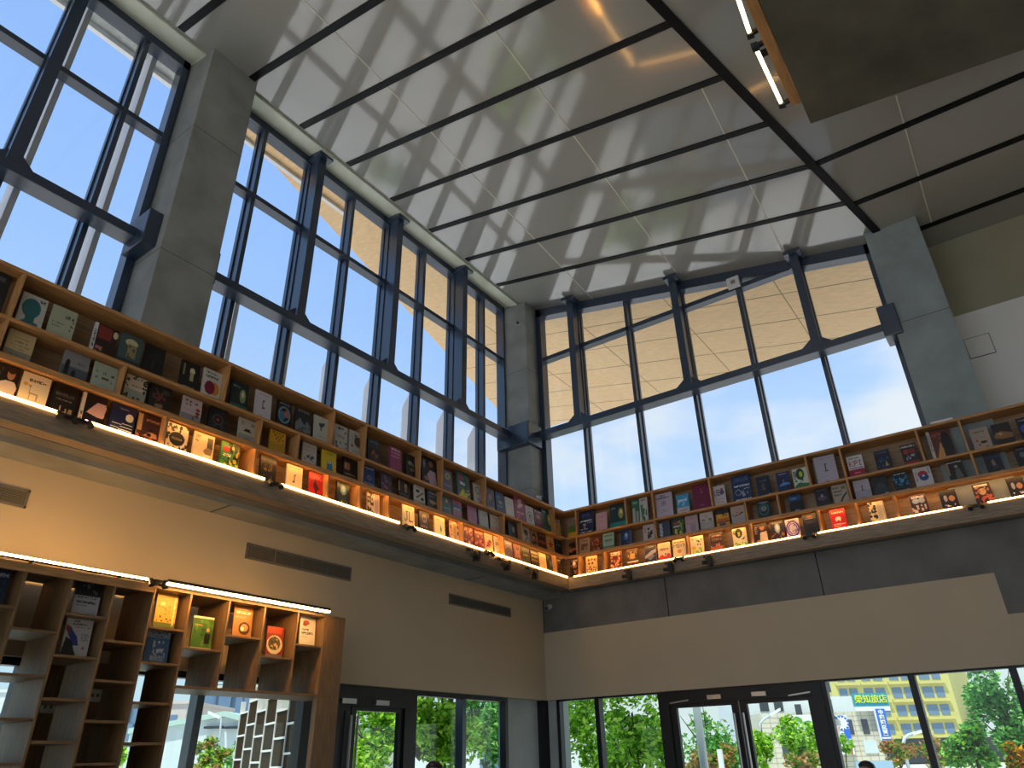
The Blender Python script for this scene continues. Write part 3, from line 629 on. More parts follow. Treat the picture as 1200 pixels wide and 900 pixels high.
BOOKS['LM'] = '''
10.7 41.6 382.3 413.6 c0a678 r0,.68,1,1,8a8674;t.2,.22,.8,.26,6c5434;t.25,.36,.75,.4,6c5434;t.15,.48,.85,.52,8c7450;t.25,.6,.75,.63,6c5434;t.2,.82,.8,.86,665 | tan book with a grey green lower band
76 105.7 407.7 438.7 84807e r0,.55,1,1,4c5458;e.2,.4,.07,.1,181616;r.12,.42,.28,.85,181616;e.48,.78,.08,.14,181c1e;t.55,.3,.9,.4,666 | grey book with two figures on a beach
111.3 138.3 421 451.7 a4ac98 t.1,.3,.22,.38,444;t.42,.32,.55,.4,444;t.75,.34,.88,.42,444;r.38,.5,.7,.58,6a4438;t.1,.5,.24,.6,556;t.78,.56,.9,.64,556;t.2,.78,.8,.8,888 | sage book with a reddish fish
149 173.3 435 465 c8b498 r.05,.55,1,1,989888;n0,0,.2,1,1,.06,2a2c24;n.8,0,1,1,1,.06,2a2c24;n.1,.8,.9,1,.5,.06,2a2c24;n.1,0,.9,.15,.5,.05,2a2c24;t.3,.35,.75,.42,8c6a58 | cream book with a black leafy border
177 201.3 446.7 476 1a1614 n.1,.15,.8,.6,1,.08,5c3c38;n.3,.4,.9,.8,.8,.07,7c2c24;e.5,.8,.2,.08,8c7464;t.6,.1,.95,.3,443 | black book with a tangle of red flowers
215.3 237.7 461.3 489.3 c4acA8 r0,.66,1,1,8c8688;e.2,.14,.06,.04,443;e.4,.17,.06,.04,443;e.22,.3,.05,.04,665;e.4,.3,.05,.04,443;e.7,.2,.1,.04,555;e.82,.42,.12,.06,8a3024;e.82,.56,.12,.06,7a2820;e.8,.68,.1,.05,6c3c24;e.62,.8,.06,.08,555;t.1,.5,.7,.54,b88 | pinkish grey book with scattered small fruit
246.7 267.3 473.7 501 191a1c n.1,.15,.9,.85,1.6,.05,343a3e;e.5,.48,.08,.06,b04038;o.5,.48,.3,.22,5c4844;t.75,.9,.9,.97,999 | black book with a small red emblem
281.7 301.3 486.3 512.7 bcb09c r0,.66,1,1,989488;r.36,.42,.66,.5,141414;r.28,.5,.74,.54,141414;t.1,.12,.3,.28,8a8078;t.7,.15,.9,.26,443;t.3,.82,.7,.85,666 | beige book with a black hat
317.8 336 500.5 526 d49a20 r0,.55,1,1,b88a1c;e.2,.1,.05,.03,221;e.4,.12,.05,.03,221;e.6,.1,.05,.03,221;e.8,.12,.05,.03,221;e.3,.22,.05,.03,221;e.5,.24,.05,.03,221;e.7,.22,.05,.03,221;e.42,.34,.05,.03,221;e.62,.34,.05,.03,221;e.82,.36,.05,.03,221;e.55,.44,.05,.03,221;e.85,.5,.05,.03,221;t.15,.7,.8,.73,a47a1c | mustard yellow book with black dots
356 372.3 515 539.7 bcb4ac n.1,.5,.9,.8,1.2,.05,555;t.15,.15,.85,.2,a88;t.15,.3,.85,.36,a88;e.4,.62,.1,.06,333;e.68,.62,.1,.06,333 | grey white book with small animals
379.3 395.3 524.3 548.3 d8bc34 p.3,1,.36,.46,.5,.55,.68,.46,.8,1,4a7ca0;e.45,.55,.05,.03,dde;e.6,.55,.05,.03,dde;n0,0,.12,1,.3,.04,8c7c2c;n.88,0,1,1,.3,.04,8c7c2c;t.2,.1,.8,.16,8c7c2c | yellow book with a blue cat
403.6 420.6 532.8 558.6 17110f r.08,.2,.45,.55,a8643c;r.1,.25,.2,.5,c8906c;t.1,.7,.8,.78,b47c50;t.3,.85,.9,.9,877 | black book with an orange portrait panel
427.2 440.6 541.7 565.3 2c3f74 t.1,.06,.9,.13,c8d0e0;n0,.1,1,.9,.4,.03,9cb0d4;o.5,.55,.16,.1,9cb0d4;r.05,.82,.95,.85,8c9cc4 | blue book with white constellations
447.5 460.6 550.6 572.8 3c3040 n.1,.1,.9,.5,1,.08,6c5c74;e.45,.7,.3,.14,6c2438;n.1,.5,.9,.95,.6,.07,8c7c8c | purple book with a crimson shape
468 481 557.5 580 161312 r.04,.1,.14,.6,a87c50;e.66,.28,.12,.11,b48c68;r.56,.35,.78,.6,8c6c54;t.1,.7,.9,.78,744;t.2,.86,.8,.9,776 | black book with a pale dancer
486.7 498.9 565.6 587.8 c8c4bc t.2,.06,.8,.1,555;w.18,.22,.88,.72,111,%;r0,.78,1,1,a8a49c;t.7,.84,.95,.94,444 | white book with a big black percent sign
502.5 514.7 571.7 593.3 4c4e56 t.15,.1,.85,.16,ccd;n.1,.5,.9,.75,1,.08,a88c7c;e.5,.6,.3,.08,c0a490;t.2,.28,.7,.34,99a | slate book with pale cars
519 530 577.8 600 56707a e.5,.24,.14,.1,c8b494;t.15,.6,.85,.64,8fa;t.2,.75,.8,.78,9ab | slate blue book with a small moon
531.7 542 583 604.4 bc7494 r0,.25,1,.6,8c98a4;p0,.3,.5,.15,1,.35,1,.5,0,.5,5c7484;t.15,.42,.85,.5,dde;r0,.8,1,1,94708c | pink book with a grey landscape
549.4 559.8 589.7 611 bc84a4 p.2,.6,.5,.3,.8,.7,.5,.8,b47a9c;t.2,.86,.8,.9,d8b0c8 | plain pink book
563 573 594.8 617.3 c0c4c8 t.2,.2,.8,.24,889;t.2,.5,.8,.53,9ab | pale blue white book
576.2 586.3 600.6 621.7 c4bcac t.2,.15,.8,.2,776;n.2,.3,.8,.5,.5,.05,8a8468;r0,.65,1,1,c49ca4 | cream book with a pink base
596.7 607 608.3 628 3a3a46 n.1,.1,.9,.9,1,.1,22242c;e.55,.45,.2,.2,7a7886;e.55,.42,.1,.1,a8a0a8 | dark grey book with a pale face
613 621.5 615 634 bcb8b4 e.5,.3,.3,.16,345;n.1,.4,.9,.95,1.2,.08,3a4456 | white book with a blue portrait
622 630.8 618.5 637.5 96725a e.55,.35,.25,.18,2a2422;n.1,.5,.9,.95,1,.09,3c2420;e.5,.45,.12,.08,d0a078 | orange brown book with dark hair
631.7 640.8 623.5 641.5 421c1c r0,.45,1,.65,a04a30;n0,.6,1,1,.8,.1,241214;t.2,.1,.8,.16,987 | dark red book with a burning horizon
641.7 650.3 627 646 c09a5c p.5,.15,.7,.4,.9,.45,.65,.55,.7,.8,.5,.6,.3,.8,.35,.55,.1,.45,.4,.4,8c2c20 | tan book with a red star leaf
652 660 632 648 14181a n.1,.1,.9,.9,.8,.1,2c3c40;t.2,.3,.8,.4,688 | black book in the corner'''
BOOKS['LB'] = '''
-4 23.7 421 456 1c1613 e.66,.26,.16,.16,b07850;e.66,.14,.16,.1,2a1c18;p0,1,.1,.6,.5,.46,.85,.45,1,.6,.95,1,d0bcaa;n.1,.1,.4,.4,.5,.05,4a4440 | black book with a smiling person in a white shirt
26.7 58.7 436.3 467.3 ddcba4 t.25,.16,.85,.24,4c4430;e.17,.36,.09,.05,d89a30;r.32,.4,.37,.62,a08c70;r.34,.58,.66,.62,a08c70;r.36,.62,.4,.8,a08c70;r.62,.62,.66,.8,a08c70;e.34,.39,.06,.03,a08c70;p.1,1,.3,.86,.7,.86,.85,1,8c4418 | cream book with a line-drawn llama
63 92 447.7 479.7 161310 t.15,.28,.85,.38,5c5448;t.2,.46,.8,.5,7c7060;r.4,.66,.45,.9,a8926c;r.6,.72,.68,.92,b49c70;r.75,.7,.9,.95,a08860;n.1,.8,.95,1,.5,.05,7c5c38 | black book with pale chess pieces
97.3 125.7 460.3 490 141114 r0,0,.13,1,d8c8b0;t.04,.6,.1,.9,544;p.25,.6,.6,.22,.95,.2,1,.3,.95,.7,c89c94;r.13,.66,1,1,121014 | black book with a pink slope and a white spine
132 160 471.4 501 1c2448 e.76,.36,.16,.13,e6d4b4;p.3,1,.6,.5,1,.55,1,1,0c1430;r.1,.62,.5,.65,c8ccd8;r.5,.58,.95,.61,d8d8dc;r.45,.68,.95,.71,d8d8dc;r.4,.78,.95,.81,d8d8dc;r.05,.75,.4,.78,c8ccd8;r.0,.86,.45,.89,c8ccd8;r.4,.89,.95,.92,d8d8dc;t.3,.1,.7,.14,889 | navy book with a full moon over waves
163.9 191.4 482.5 512.2 43261c r.0,.05,.18,.6,c89c68;t.3,.16,.85,.26,c08458;n0,.7,1,1,1.6,.08,b8502c;e.55,.55,.1,.07,2a1814;p.25,.75,.5,.58,.8,.6,.85,.75,c08c68;e.5,.68,.1,.06,141010 | brown book with readers among orange flowers
197.2 221.4 493.6 523.9 cbb59a n0,0,1,1,3,.07,1c1814;n0,0,1,1,1.5,.04,8c7c68;e.5,.5,.36,.24,141210;t.25,.46,.75,.54,8c7c64 | black and white patterned book with a black oval
228.3 251.9 505.3 533.6 d6bc90 t.08,.08,.3,.2,9c5444;t.08,.24,.26,.34,9c5444;p.45,1,.6,.6,.7,.5,.9,.6,.8,.9,.6,1,e0d0b0;r.68,.1,.95,.5,4a4438;p.5,.6,.7,.45,.95,.5,.9,.7,.6,.7,8c6c4c | cream book with a drawn foot
260.6 281.4 515.3 543.9 4c7c34 n.4,0,1,.8,2,.1,16241a;e.28,.26,.18,.1,c02820;t.15,.42,.55,.52,e8e0c0;p0,1,.3,.7,.55,1,e0b820;n.5,.1,1,1,.7,.08,d8b424;n.0,.5,.5,.9,.5,.07,2c5c44;t.4,.86,.9,.96,1c1814 | bright green and yellow jungle comic
306.7 325 532.2 560 15120f n.2,.2,.8,.4,.4,.05,6c3c24;n.2,.45,.6,.6,.5,.06,8c5c34;r.66,.35,.72,.55,8c6040;n.2,.7,.8,.9,.4,.05,555 | black book with faint orange shapes
337.8 355.6 542.8 568 ddc59a t.1,.08,.9,.13,9c8464;r.46,.36,.52,.66,4a3420;r.5,.34,.58,.4,4a3420;r.4,.6,.48,.66,4a3420;t.2,.86,.5,.89,776 | cream book with a small walking figure
363.6 380.6 552 576.4 b01c1c p.4,.1,.5,.4,.72,.6,.55,.7,.5,.95,.4,.7,.3,.5,.38,.35,44141c;n.6,.14,.85,.26,.3,.04,e8a0a0 | red book with a dark bird
396.3 410.8 563.5 587 161a1a e.5,.3,.26,.2,6c8c90;e.5,.28,.14,.12,a8c4c4;p.3,.5,.7,.5,.9,.9,.1,.9,22302f;e.4,.8,.08,.08,a8643c;n.5,.6,.9,.95,.5,.06,56686a | black book with a pale glowing skull
432 446 576.5 599.5 bca694 n0,0,.5,1,2.4,.08,181614;r.62,0,.9,1,a48c8c | cream book with black brush marks on its left half
473.3 486.8 591.3 613.3 e2cfa8 w.12,.25,.85,.7,4a3c30,JL;t.15,.1,.8,.14,8c7a5c;r.68,.66,.82,.7,b04030 | cream book with big thin letters
492.8 504.2 598.9 618 2c2424 e.5,.32,.26,.2,7c6c64;e.42,.34,.06,.06,141212;e.58,.34,.06,.06,141212;t.2,.65,.8,.72,876;n.1,.75,.9,.95,.6,.06,5c4c48 | dark book with a grey skull
510.8 522.5 604.4 625.3 e2cda2 p.55,.34,.7,.55,.6,.75,.5,.6,4a8c94;t.15,.12,.5,.2,9c8c6c | cream book with a teal drop
528.6 539.7 610 630.8 d4b48c n0,0,.2,1,.9,.08,8c2c24;n.75,0,1,1,.9,.08,4a2c3c;t.35,.1,.65,.9,a87c5c | cream book with red side bands
545.3 555.8 615 635.3 6a2620 n0,.05,1,.9,2,.09,b8705c;n0,.1,1,.95,1,.07,2c1414;p.3,1,.5,.6,.7,1,d8b490 | red comic with a crowd of figures
557.2 568 620 639 7c241c t.1,.08,.9,.16,d8a088;n0,.25,1,1,2,.08,c07c64;n0,.25,1,1,1,.06,2c1212 | deep red comic with many small faces
569 578.7 624.2 645 c89c7c n.2,.3,.8,.7,.8,.1,2a1c1c;e.5,.5,.2,.14,8c2c24;t.15,.08,.85,.16,776 | tan comic with a running figure
580.2 589.4 628 648 a4a098 n.2,.2,.9,.5,.8,.07,4c5c4c;t.2,.7,.8,.8,776;r0,.85,1,1,848894 | light grey book with dark green marks
592.8 601.6 632 652 7c7078 p0,.5,.5,.3,1,.5,1,1,0,1,564c5c;t.2,.1,.8,.16,ccd | mauve book with a hill
603 612 636 656 7c3c30 r.2,.3,.8,.7,b08878;n.1,.1,.9,.9,1,.08,3c2430;t.2,.8,.8,.88,dbb | rust book with a pale panel
612.6 622 640 660 34302a n.1,.1,.9,.9,1,.08,4c4434;t.2,.4,.8,.48,a89c6c | dark olive book
623 632.4 643 663 2e241a t.1,.1,.9,.2,c0a04c;t.1,.3,.9,.4,c0a04c;t.1,.5,.9,.6,a88c44;r0,.85,1,1,8c701c | dark brown book with yellow lettering
633.4 641.3 648 665 d2b684 t.2,.2,.8,.26,876;n.2,.4,.8,.8,.4,.05,8c7450 | pale cream book
642.5 651.3 652 668 242a34 n.2,.2,.8,.8,1,.09,4a5464;e.5,.4,.2,.14,687480 | dark blue grey book
655 663 655 670 1a1414 n.1,.1,.9,.9,1.2,.08,6c4c44;t.2,.06,.8,.12,988 | black comic in the corner'''
BOOKS['RT'] = '''
660 671.5 608.5 626 6c6c50 r0,0,1,.35,7c7464;p0,.5,.5,.35,1,.5,1,.75,0,.75,4c6c38;r0,.72,1,1,c09a24;t.2,.1,.8,.16,443 | landscape book with a green hill and yellow field
676.7 694.3 596.3 621.3 1c2340 t.2,.12,.8,.24,3c5080;t.1,.4,.9,.46,ccd0dc;n.1,.55,.6,.8,.8,.06,a89ca8;t.6,.5,.95,.54,aab;t.1,.88,.9,.92,dde | large navy book with a white title band
697.7 710.7 599.7 618 b8989c t.25,.2,.7,.25,643;t.3,.45,.7,.52,b07c84 | pink grey book
713.9 732 588.7 613.7 14302f r0,.78,1,1,1c7c74;e.7,.42,.16,.22,9c9440;e.72,.36,.06,.08,e4dc9c;t.1,.14,.4,.2,8a9 | large dark teal book with a yellow lantern
739.5 748.3 583.3 610 2e6a4c r.1,.35,.45,1,a8a4a4;r.55,.5,.9,1,8c9494;t.1,.08,.8,.18,8cb49c | green book with pale tower blocks
748.7 758 581.7 608 b4b4b0 n.1,.3,.9,.95,.9,.1,2c6448;p.1,.3,.4,.25,.5,.8,.3,1,3c6c54;t.2,.06,.8,.12,555 | pale book with green trees
766.7 787 575.3 602.3 b4aabc t.3,.08,.7,.12,444;t.12,.17,.88,.23,444;o.5,.42,.14,.1,556;e.5,.42,.05,.04,556;t.25,.74,.75,.77,776;t.4,.68,.6,.7,776 | large lilac book with a round seal
792.3 806.7 578.3 598.3 3c94c0 r0,.66,1,1,b8b4b8;n.1,.1,.9,.6,.7,.08,88c0dc;t.15,.25,.85,.38,cde;t.2,.8,.8,.85,777 | sky blue book with a pale base
811 831 565.3 592.3 6c1840 r.08,.06,.09,.94,8c3c60;r.91,.06,.92,.94,8c3c60;r.08,.06,.92,.07,8c3c60;t.4,.3,.6,.33,b07090;t.42,.18,.58,.2,b07090;t.4,.82,.6,.84,b07090 | large plain maroon book
835.3 849.3 568 588.7 c0b8bc w.08,.2,.62,.5,445,UB;e.74,.36,.18,.12,556;e.74,.2,.1,.05,a83444;t.2,.66,.8,.7,b89090;t.2,.8,.8,.84,889 | white book with grey capital letters and a small red mark
857 879 555.7 582.7 1c3058 t.1,.08,.9,.26,3c5c8c;t.1,.38,.95,.44,ccd4e0;o.3,.65,.16,.12,8c94a8;t.55,.52,.95,.56,aab;n.4,.6,.9,.85,.6,.06,8c98b0;t.1,.92,.95,.96,dde | large navy book with an ornate title
886 901.3 557 577.3 141c34 e.5,.5,.14,.2,4a4448;n.3,.3,.7,.8,.5,.06,6c645c;t.2,.2,.8,.24,889;t.8,.9,.98,.97,ccd | dark navy book with a standing figure
909.7 925.3 552 572.7 142550 t.2,.08,.8,.12,aab;p.1,.65,.5,.5,.95,.6,.95,.66,.1,.7,4c80c8;e.5,.42,.05,.04,b06060;n.1,.6,.9,.9,.5,.06,0a1224 | blue black book with a glowing streak
928.7 946 547.5 567.4 c4ccc0 e.5,.3,.28,.28,1c3c24;e.55,.3,.12,.14,a8c830;p0,.9,.3,.7,1,.8,1,1,0,1,346c44;t.05,.1,.22,.5,343;n.1,.55,.9,.7,.4,.06,2c5438 | white book with a green haired face
954.6 979.2 532.4 562.2 aca6b6 t.1,.1,.8,.13,888;r.48,.3,.54,.58,4a4034;r.44,.54,.62,.58,4a4034;r.5,.3,.58,.34,4a4034;t.8,.2,.86,.45,99a;t.2,.76,.8,.78,99a;t.4,.92,.56,.95,445 | large pale lilac book with a walking figure
993 1011.3 532.7 554 c8c4c8 r0,.66,1,1,94183c;t.15,.1,.85,.16,556;w.1,.24,.88,.5,902038,KPI;t.1,.56,.9,.62,445;t.3,.8,.7,.84,d88 | white book with red initials and a red base
1025.2 1043 526.3 547 131a30 n.1,.35,.9,.8,.9,.07,34547c;p.55,.8,.66,.5,.8,.8,a08c5c;t.1,.08,.9,.14,778 | dark blue book with a gold spire
1056.3 1074.2 519 540.7 241818 e.3,.35,.2,.12,8c3030;e.7,.35,.2,.12,7c2828;n.2,.5,.8,.75,.7,.07,8c98a0;r0,.82,1,1,8c2420;t.05,.06,.95,.14,bbb | black comic with two red eyes
1088.2 1115 501.5 533 5a3024 r0,0,.13,1,c0b8b8;t.04,.1,.1,.7,667;p.2,1,.5,.4,.6,1,c08c54;e.75,.45,.2,.35,141214;r.55,.45,1,1,1c1616;n.2,.1,.6,.5,.6,.1,8c4430 | large rust book with a white spine
1138 1159.2 500 522.6 a89486 t.2,.14,.8,.2,443;e.6,.66,.18,.06,2c2420;e.26,.56,.07,.04,8c4030;t.2,.42,.7,.46,887;e.7,.88,.07,.03,554;e.34,.76,.06,.04,643 | taupe book with small dark vehicles
1163.5 1185.3 494.2 516.8 1f1612 p0,.5,.4,.35,1,.5,1,.7,.5,.72,0,.65,8a6440;p.1,.4,.5,.44,.4,.56,c8a06c;n0,.7,1,1,.4,.06,3c2c20 | dark book with a sandy dune
1193 1213 487 511 12141c e.4,.5,.3,.2,3c54a8;t.1,.08,.9,.14,889 | black book with a blue orb cut by the right edge'''
BOOKS['RM'] = '''
662.7 675 636 650 241612 r0,.4,1,.6,9a4c28;n0,.3,1,.7,.8,.08,c0703c;r0,.7,1,1,141010 | black book with a fiery sunset
678 690.5 628 647 b4906c r.2,.35,.8,.75,6c5040;n.2,.35,.8,.75,.8,.06,b08c70;t.2,.15,.8,.22,543;t.2,.85,.8,.9,765 | tan book with a brown picture
692 704.7 625 643.3 7c3c20 n0,.1,1,1,2,.09,c0784c;n0,.2,1,1,1,.07,2c1410;t.1,.04,.9,.1,432 | orange book full of faces
705.8 718.8 622 641.7 98b8a0 t.15,.12,.85,.2,466;t.2,.4,.85,.5,4a5c54;r0,.8,1,1,68887c;t.2,.55,.8,.58,576 | mint green book
727 739.5 618 636.3 1c2c50 e.5,.42,.2,.24,4c74b0;e.5,.36,.08,.12,a8c8e8;n.2,.5,.9,.9,.7,.06,3c6ca8;t.8,.1,.98,.9,667 | deep blue book with a glowing figure
753.3 766 612.7 632.7 bcb0ac n.4,.2,.85,.85,1.6,.09,242424;t.1,.15,.25,.5,776 | pale book with a black leaf
770.3 784.7 608 628.7 343f4c n.1,.1,.45,.9,1.2,.08,8c98a0;r.5,0,.95,1,3c4a5c;t.15,.1,.4,.9,bbc | slate book with pale columns
786.7 800.7 605 626 1f4238 e.35,.28,.18,.1,a03440;n.5,0,1,.8,1,.1,8c9c30;n.1,.6,.9,1,.9,.09,c8b82c;t.15,.42,.6,.52,dde | dark green jungle comic
802.7 817.2 601.7 623 b0a0a8 t.15,.15,.9,.26,b8848c;t.1,.4,.9,.52,b8848c;r.4,.55,.8,.95,98889c;t.1,.08,.7,.12,777 | mauve grey book with red lettering
820 835.3 598.3 619.3 bcb4b0 r0,.55,1,1,a4a0a0;t.15,.38,.4,.52,443;t.6,.38,.88,.52,443;t.1,.12,.5,.16,a66;t.4,.22,.6,.3,776 | grey white book with two dark characters
838.7 853.7 594 615.3 c8961c r0,0,1,.28,1c1c24;n0,.1,1,.4,.8,.1,1c1c24;r.1,.28,.4,.5,d8ac24;t.05,.55,.95,.7,b03424;r.2,.8,.7,1,4c4c70;r.0,.7,1,.78,8c2c20 | yellow and black book with a red title
856.3 872.3 590 612 b4a094 t.1,.12,.9,.18,a88c80;n.1,.35,.9,.6,.9,.06,5c4c48;r0,.66,1,1,a49ca0;t.1,.25,.8,.3,a87c70 | beige book with a line of small figures
887 901.7 583.7 604.7 14282c o.5,.5,.4,.34,3c6c6c;e.5,.45,.24,.16,5c8c84;e.5,.5,.1,.08,a85c44;t.15,.08,.85,.14,aab | dark teal book with a ringed emblem
924.3 939 577.5 598 121c30 r0,.1,1,.4,1c3c6c;e.4,.25,.3,.06,4c84bc;p0,.6,.3,.4,.7,.5,1,.4,1,1,0,1,0c1018;t.4,.86,.75,.95,aab | dark blue book with a stormy sky
955 971.3 570 592.3 15161e p.2,.5,.5,.3,.8,.5,.5,.7,3c4458;o.5,.55,.3,.1,8c3c3c;e.5,.42,.07,.1,8c8c98;t.1,.08,.9,.13,667 | black book with a winged figure
975.2 993.3 566.7 587.6 a4988a t.05,.1,.5,.2,343;t.1,.32,.6,.42,343;t.1,.5,.6,.58,343;p.4,.9,.6,.65,.9,.45,.95,.5,.7,.7,.5,.95,2c2824;t.6,.1,.9,.3,554 | beige book with dark handwriting
1000.8 1019.3 560 583 b0a8b4 r0,.55,1,1,a09cac;r.46,.3,.52,.56,4a4034;r.42,.52,.6,.56,4a4034;r.5,.3,.58,.34,4a4034;t.1,.1,.85,.13,888;t.4,.9,.56,.94,445 | smaller pale lilac book with a walking figure
1022.4 1039.6 556.6 577.6 161c20 p.1,.6,.5,.3,.9,.6,.9,.9,.1,.9,24323a;n.2,.3,.8,.6,.5,.07,3a4a54;t.7,.88,.95,.95,99a | black green book with a dim shape
1046.6 1064 552 573.7 10222e n0,.2,1,.7,1.2,.1,2c6c8c;n.1,.3,.9,.6,.5,.07,4c9cbc;t.1,.07,.9,.13,bcc;t.75,.9,.95,.96,aab | dark blue book with a turquoise sea
1071.2 1091.7 545.3 568.7 c4c0c4 e.5,.36,.28,.18,b03838;e.54,.52,.26,.17,2c3c80;e.52,.44,.08,.05,c4c0c4;t.84,.06,.92,.4,445;t.08,.2,.16,.7,a66 | white book with a red and blue disc
1110.2 1129.7 538.6 560.4 171516 r0,.1,.12,.7,a0785c;e.55,.3,.1,.08,8c8a84;p.4,.9,.45,.45,.7,.4,.85,.9,5c5c58;t.05,.04,.95,.1,ccc | black book with a seated grey figure
1154.2 1173.6 528.9 552.2 14181f r0,.15,1,.3,24304a;e.5,.5,.12,.16,8c7068;n.3,.4,.7,.8,.5,.07,4c4448;t.75,.9,.97,.96,99a | black book with a pale huddled figure
1189.5 1209 521 544 121416 e.45,.4,.16,.14,5c6c78;t.2,.1,.8,.16,667;n.2,.5,.8,.9,.4,.07,2c343c | black book cut by the right edge'''
BOOKS['RB'] = '''
667 676 655 673 1c1210 n.1,.3,.9,.95,1.4,.1,a86c50;e.5,.25,.2,.12,d0b8a0;t.1,.05,.9,.12,877 | black comic with red faces in the corner
686 698.8 651 670 d8b070 e.25,.2,.1,.07,5c4028;e.55,.18,.1,.07,7c4c30;e.8,.22,.1,.07,5c4028;e.3,.4,.1,.06,6c5034;e.6,.4,.1,.06,5c4028;n.05,.55,.95,.95,1.4,.07,7c3c20 | cream comic with rows of little figures
714.2 727.7 645 665.3 6c2414 r.1,.06,.9,.22,e4d4b8;t.15,.08,.85,.2,221;n0,.28,1,1,2,.09,d07840;n0,.28,1,1,1,.07,e4bc90 | orange comic with a white title box
734.3 747.3 642.7 662 5c3c24 n.05,.1,.95,.55,1.4,.09,c8944c;e.5,.4,.24,.16,d8a860;r0,.66,1,.74,e0d0b0;n0,.75,1,1,.9,.08,8c2418;t.7,.05,.95,.5,221 | brown comic with a golden figure
755.3 768 638.3 657.7 2c2c3c p0,.55,.6,.3,1,.25,1,.4,.4,.6,0,.7,b0a8b0;p.2,.7,.7,.5,.9,.6,.5,.8,78788c;t.3,.08,.8,.13,998;t.7,.9,.95,.97,ddc | dark blue book with a white streak
770.7 784.7 635.3 654.7 dcbc94 t.15,.3,.85,.42,4c3428;p0,.8,.2,.65,.9,.6,1,.7,1,1,0,1,c83c24;e.55,.6,.18,.12,d8ccc0;e.6,.62,.07,.05,443;t.3,.12,.8,.16,987 | cream book with a red bowl
788.1 802.7 631.3 652 dcc49c t.08,.1,.92,.18,4a3828;w.08,.22,.92,.42,2c2420,MBA;e.5,.62,.16,.1,c08c40;t.2,.84,.8,.88,987 | cream book with three big capitals and a gold seal
808.7 824 627.3 648.7 e0d4ac e.25,.62,.16,.1,e0b418;n.1,.75,.9,.98,1,.08,8cac34;n.5,.1,.95,.5,.9,.05,4c5c3c;e.46,.14,.06,.05,d8b820;t.1,.1,.3,.2,443;e.72,.68,.12,.08,94b848 | white book with yellow flower and green leaves
831.9 846.7 623.3 643.3 4c3020 r0,0,1,.55,382820;t.1,.12,.9,.2,c08c64;t.1,.3,.9,.42,a06c4c;r0,.7,1,1,a05034;n0,.55,1,.95,.9,.07,c88868 | brown comic with a rust lower half
858.3 874.3 618 639 dcd0a4 e.45,.26,.26,.24,1c2c18;r.38,.2,.55,.42,c8b420;n.1,.7,1,1,1,.09,7ca434;p.6,.6,.9,.45,.8,.6,343;t.05,.08,.2,.3,443 | white book with a yellow and green face
882.3 898.7 612.7 635.3 2a1a14 e.66,.2,.16,.15,b07450;e.66,.1,.16,.07,1c1412;p.4,.9,.5,.45,.95,.42,1,1,.4,1,e0c4a4;t.1,.15,.3,.5,987;e.3,.86,.14,.07,b07450 | black book with a person in a cream shirt
903 918.7 609.7 631.3 30241f e.5,.36,.2,.24,a8b8b8;e.5,.34,.1,.14,e0e4dc;n0,.6,1,1,1.2,.08,a05c3c;t.1,.06,.9,.12,876 | dark book with a bright doorway
920.7 936.3 607.3 627.7 d8c4cc o.5,.5,.5,.42,5c2c80;o.5,.5,.34,.3,6c3c8c;r.46,.2,.54,.85,c8bcc0;n.1,.1,.9,.9,.9,.05,5c2c80;t.1,.06,.9,.12,432 | purple and white mandala book
941 957.5 600.6 624.8 1c1818 e.5,.14,.2,.06,8c3c34;t.15,.2,.85,.24,988;p.2,.9,.4,.45,.7,.45,.8,.9,0f0e10;r.2,.35,.8,.45,3c3438 | black book with a dark hall and red crest
973.4 990.7 595.2 618.3 c81c14 t.12,.12,.88,.2,f0c8b0;e.48,.46,.2,.09,f0dcc8;r.3,.5,.38,.58,f0dcc8;r.56,.5,.64,.58,f0dcc8;t.1,.68,.9,.74,f0c8b0;t.15,.8,.6,.83,f0b8a0 | bright red book with a white bear
1018.2 1036.5 586.6 611 c4b48c n0,0,.5,1,2.6,.08,1a1612;r.56,0,1,1,a89c84;r.85,0,.9,1,c4b8a0 | beige book with black brush marks on its left half
1067.6 1086.6 578.4 602 2a2028 e.32,.3,.2,.12,98a4b8;e.7,.3,.2,.12,8c98b0;n0,.5,1,.85,1.4,.08,c0a8a4;r0,.85,1,1,3c1c20;t.1,.06,.9,.16,cbc;e.9,.95,.07,.04,ede | dark comic with two pale masks
1102 1121.5 572.8 595.8 171313 e.68,.44,.18,.14,b07c5c;e.32,.4,.1,.16,9c9ca0;n.2,.7,.9,.82,.6,.05,ccc;t.1,.9,.9,.95,887 | black book with a bronze moon and white bird
1141 1162 565 588.4 3a1f18 r.1,.06,.85,.14,d8d0c0;e.5,.4,.2,.16,d8a878;n0,.55,1,1,1.6,.1,c05c38;n.1,.1,.9,.6,.8,.07,a87854 | dark comic with an orange crowd
1181 1200.8 557.6 580.2 171313 e.68,.44,.18,.14,b07c5c;e.32,.4,.1,.16,9c9ca0;n.2,.7,.9,.82,.6,.05,ccc;t.1,.9,.9,.95,887 | second black book with a bronze moon at the right edge'''
rown = {'T': 'top', 'M': 'middle', 'B': 'bottom'}
seed = 100
def leftfmt(key):
    out_ = []
    for ln in BOOKS[key].strip().split('\n'):
        a, desc = ln.split(' | '); q = a.split(' ', 5); q += [''] if len(q) < 6 else []
        out_.append((float(q[0]), float(q[1]), float(q[2]), float(q[3]), q[4], q[5], desc.strip()))
    return out_
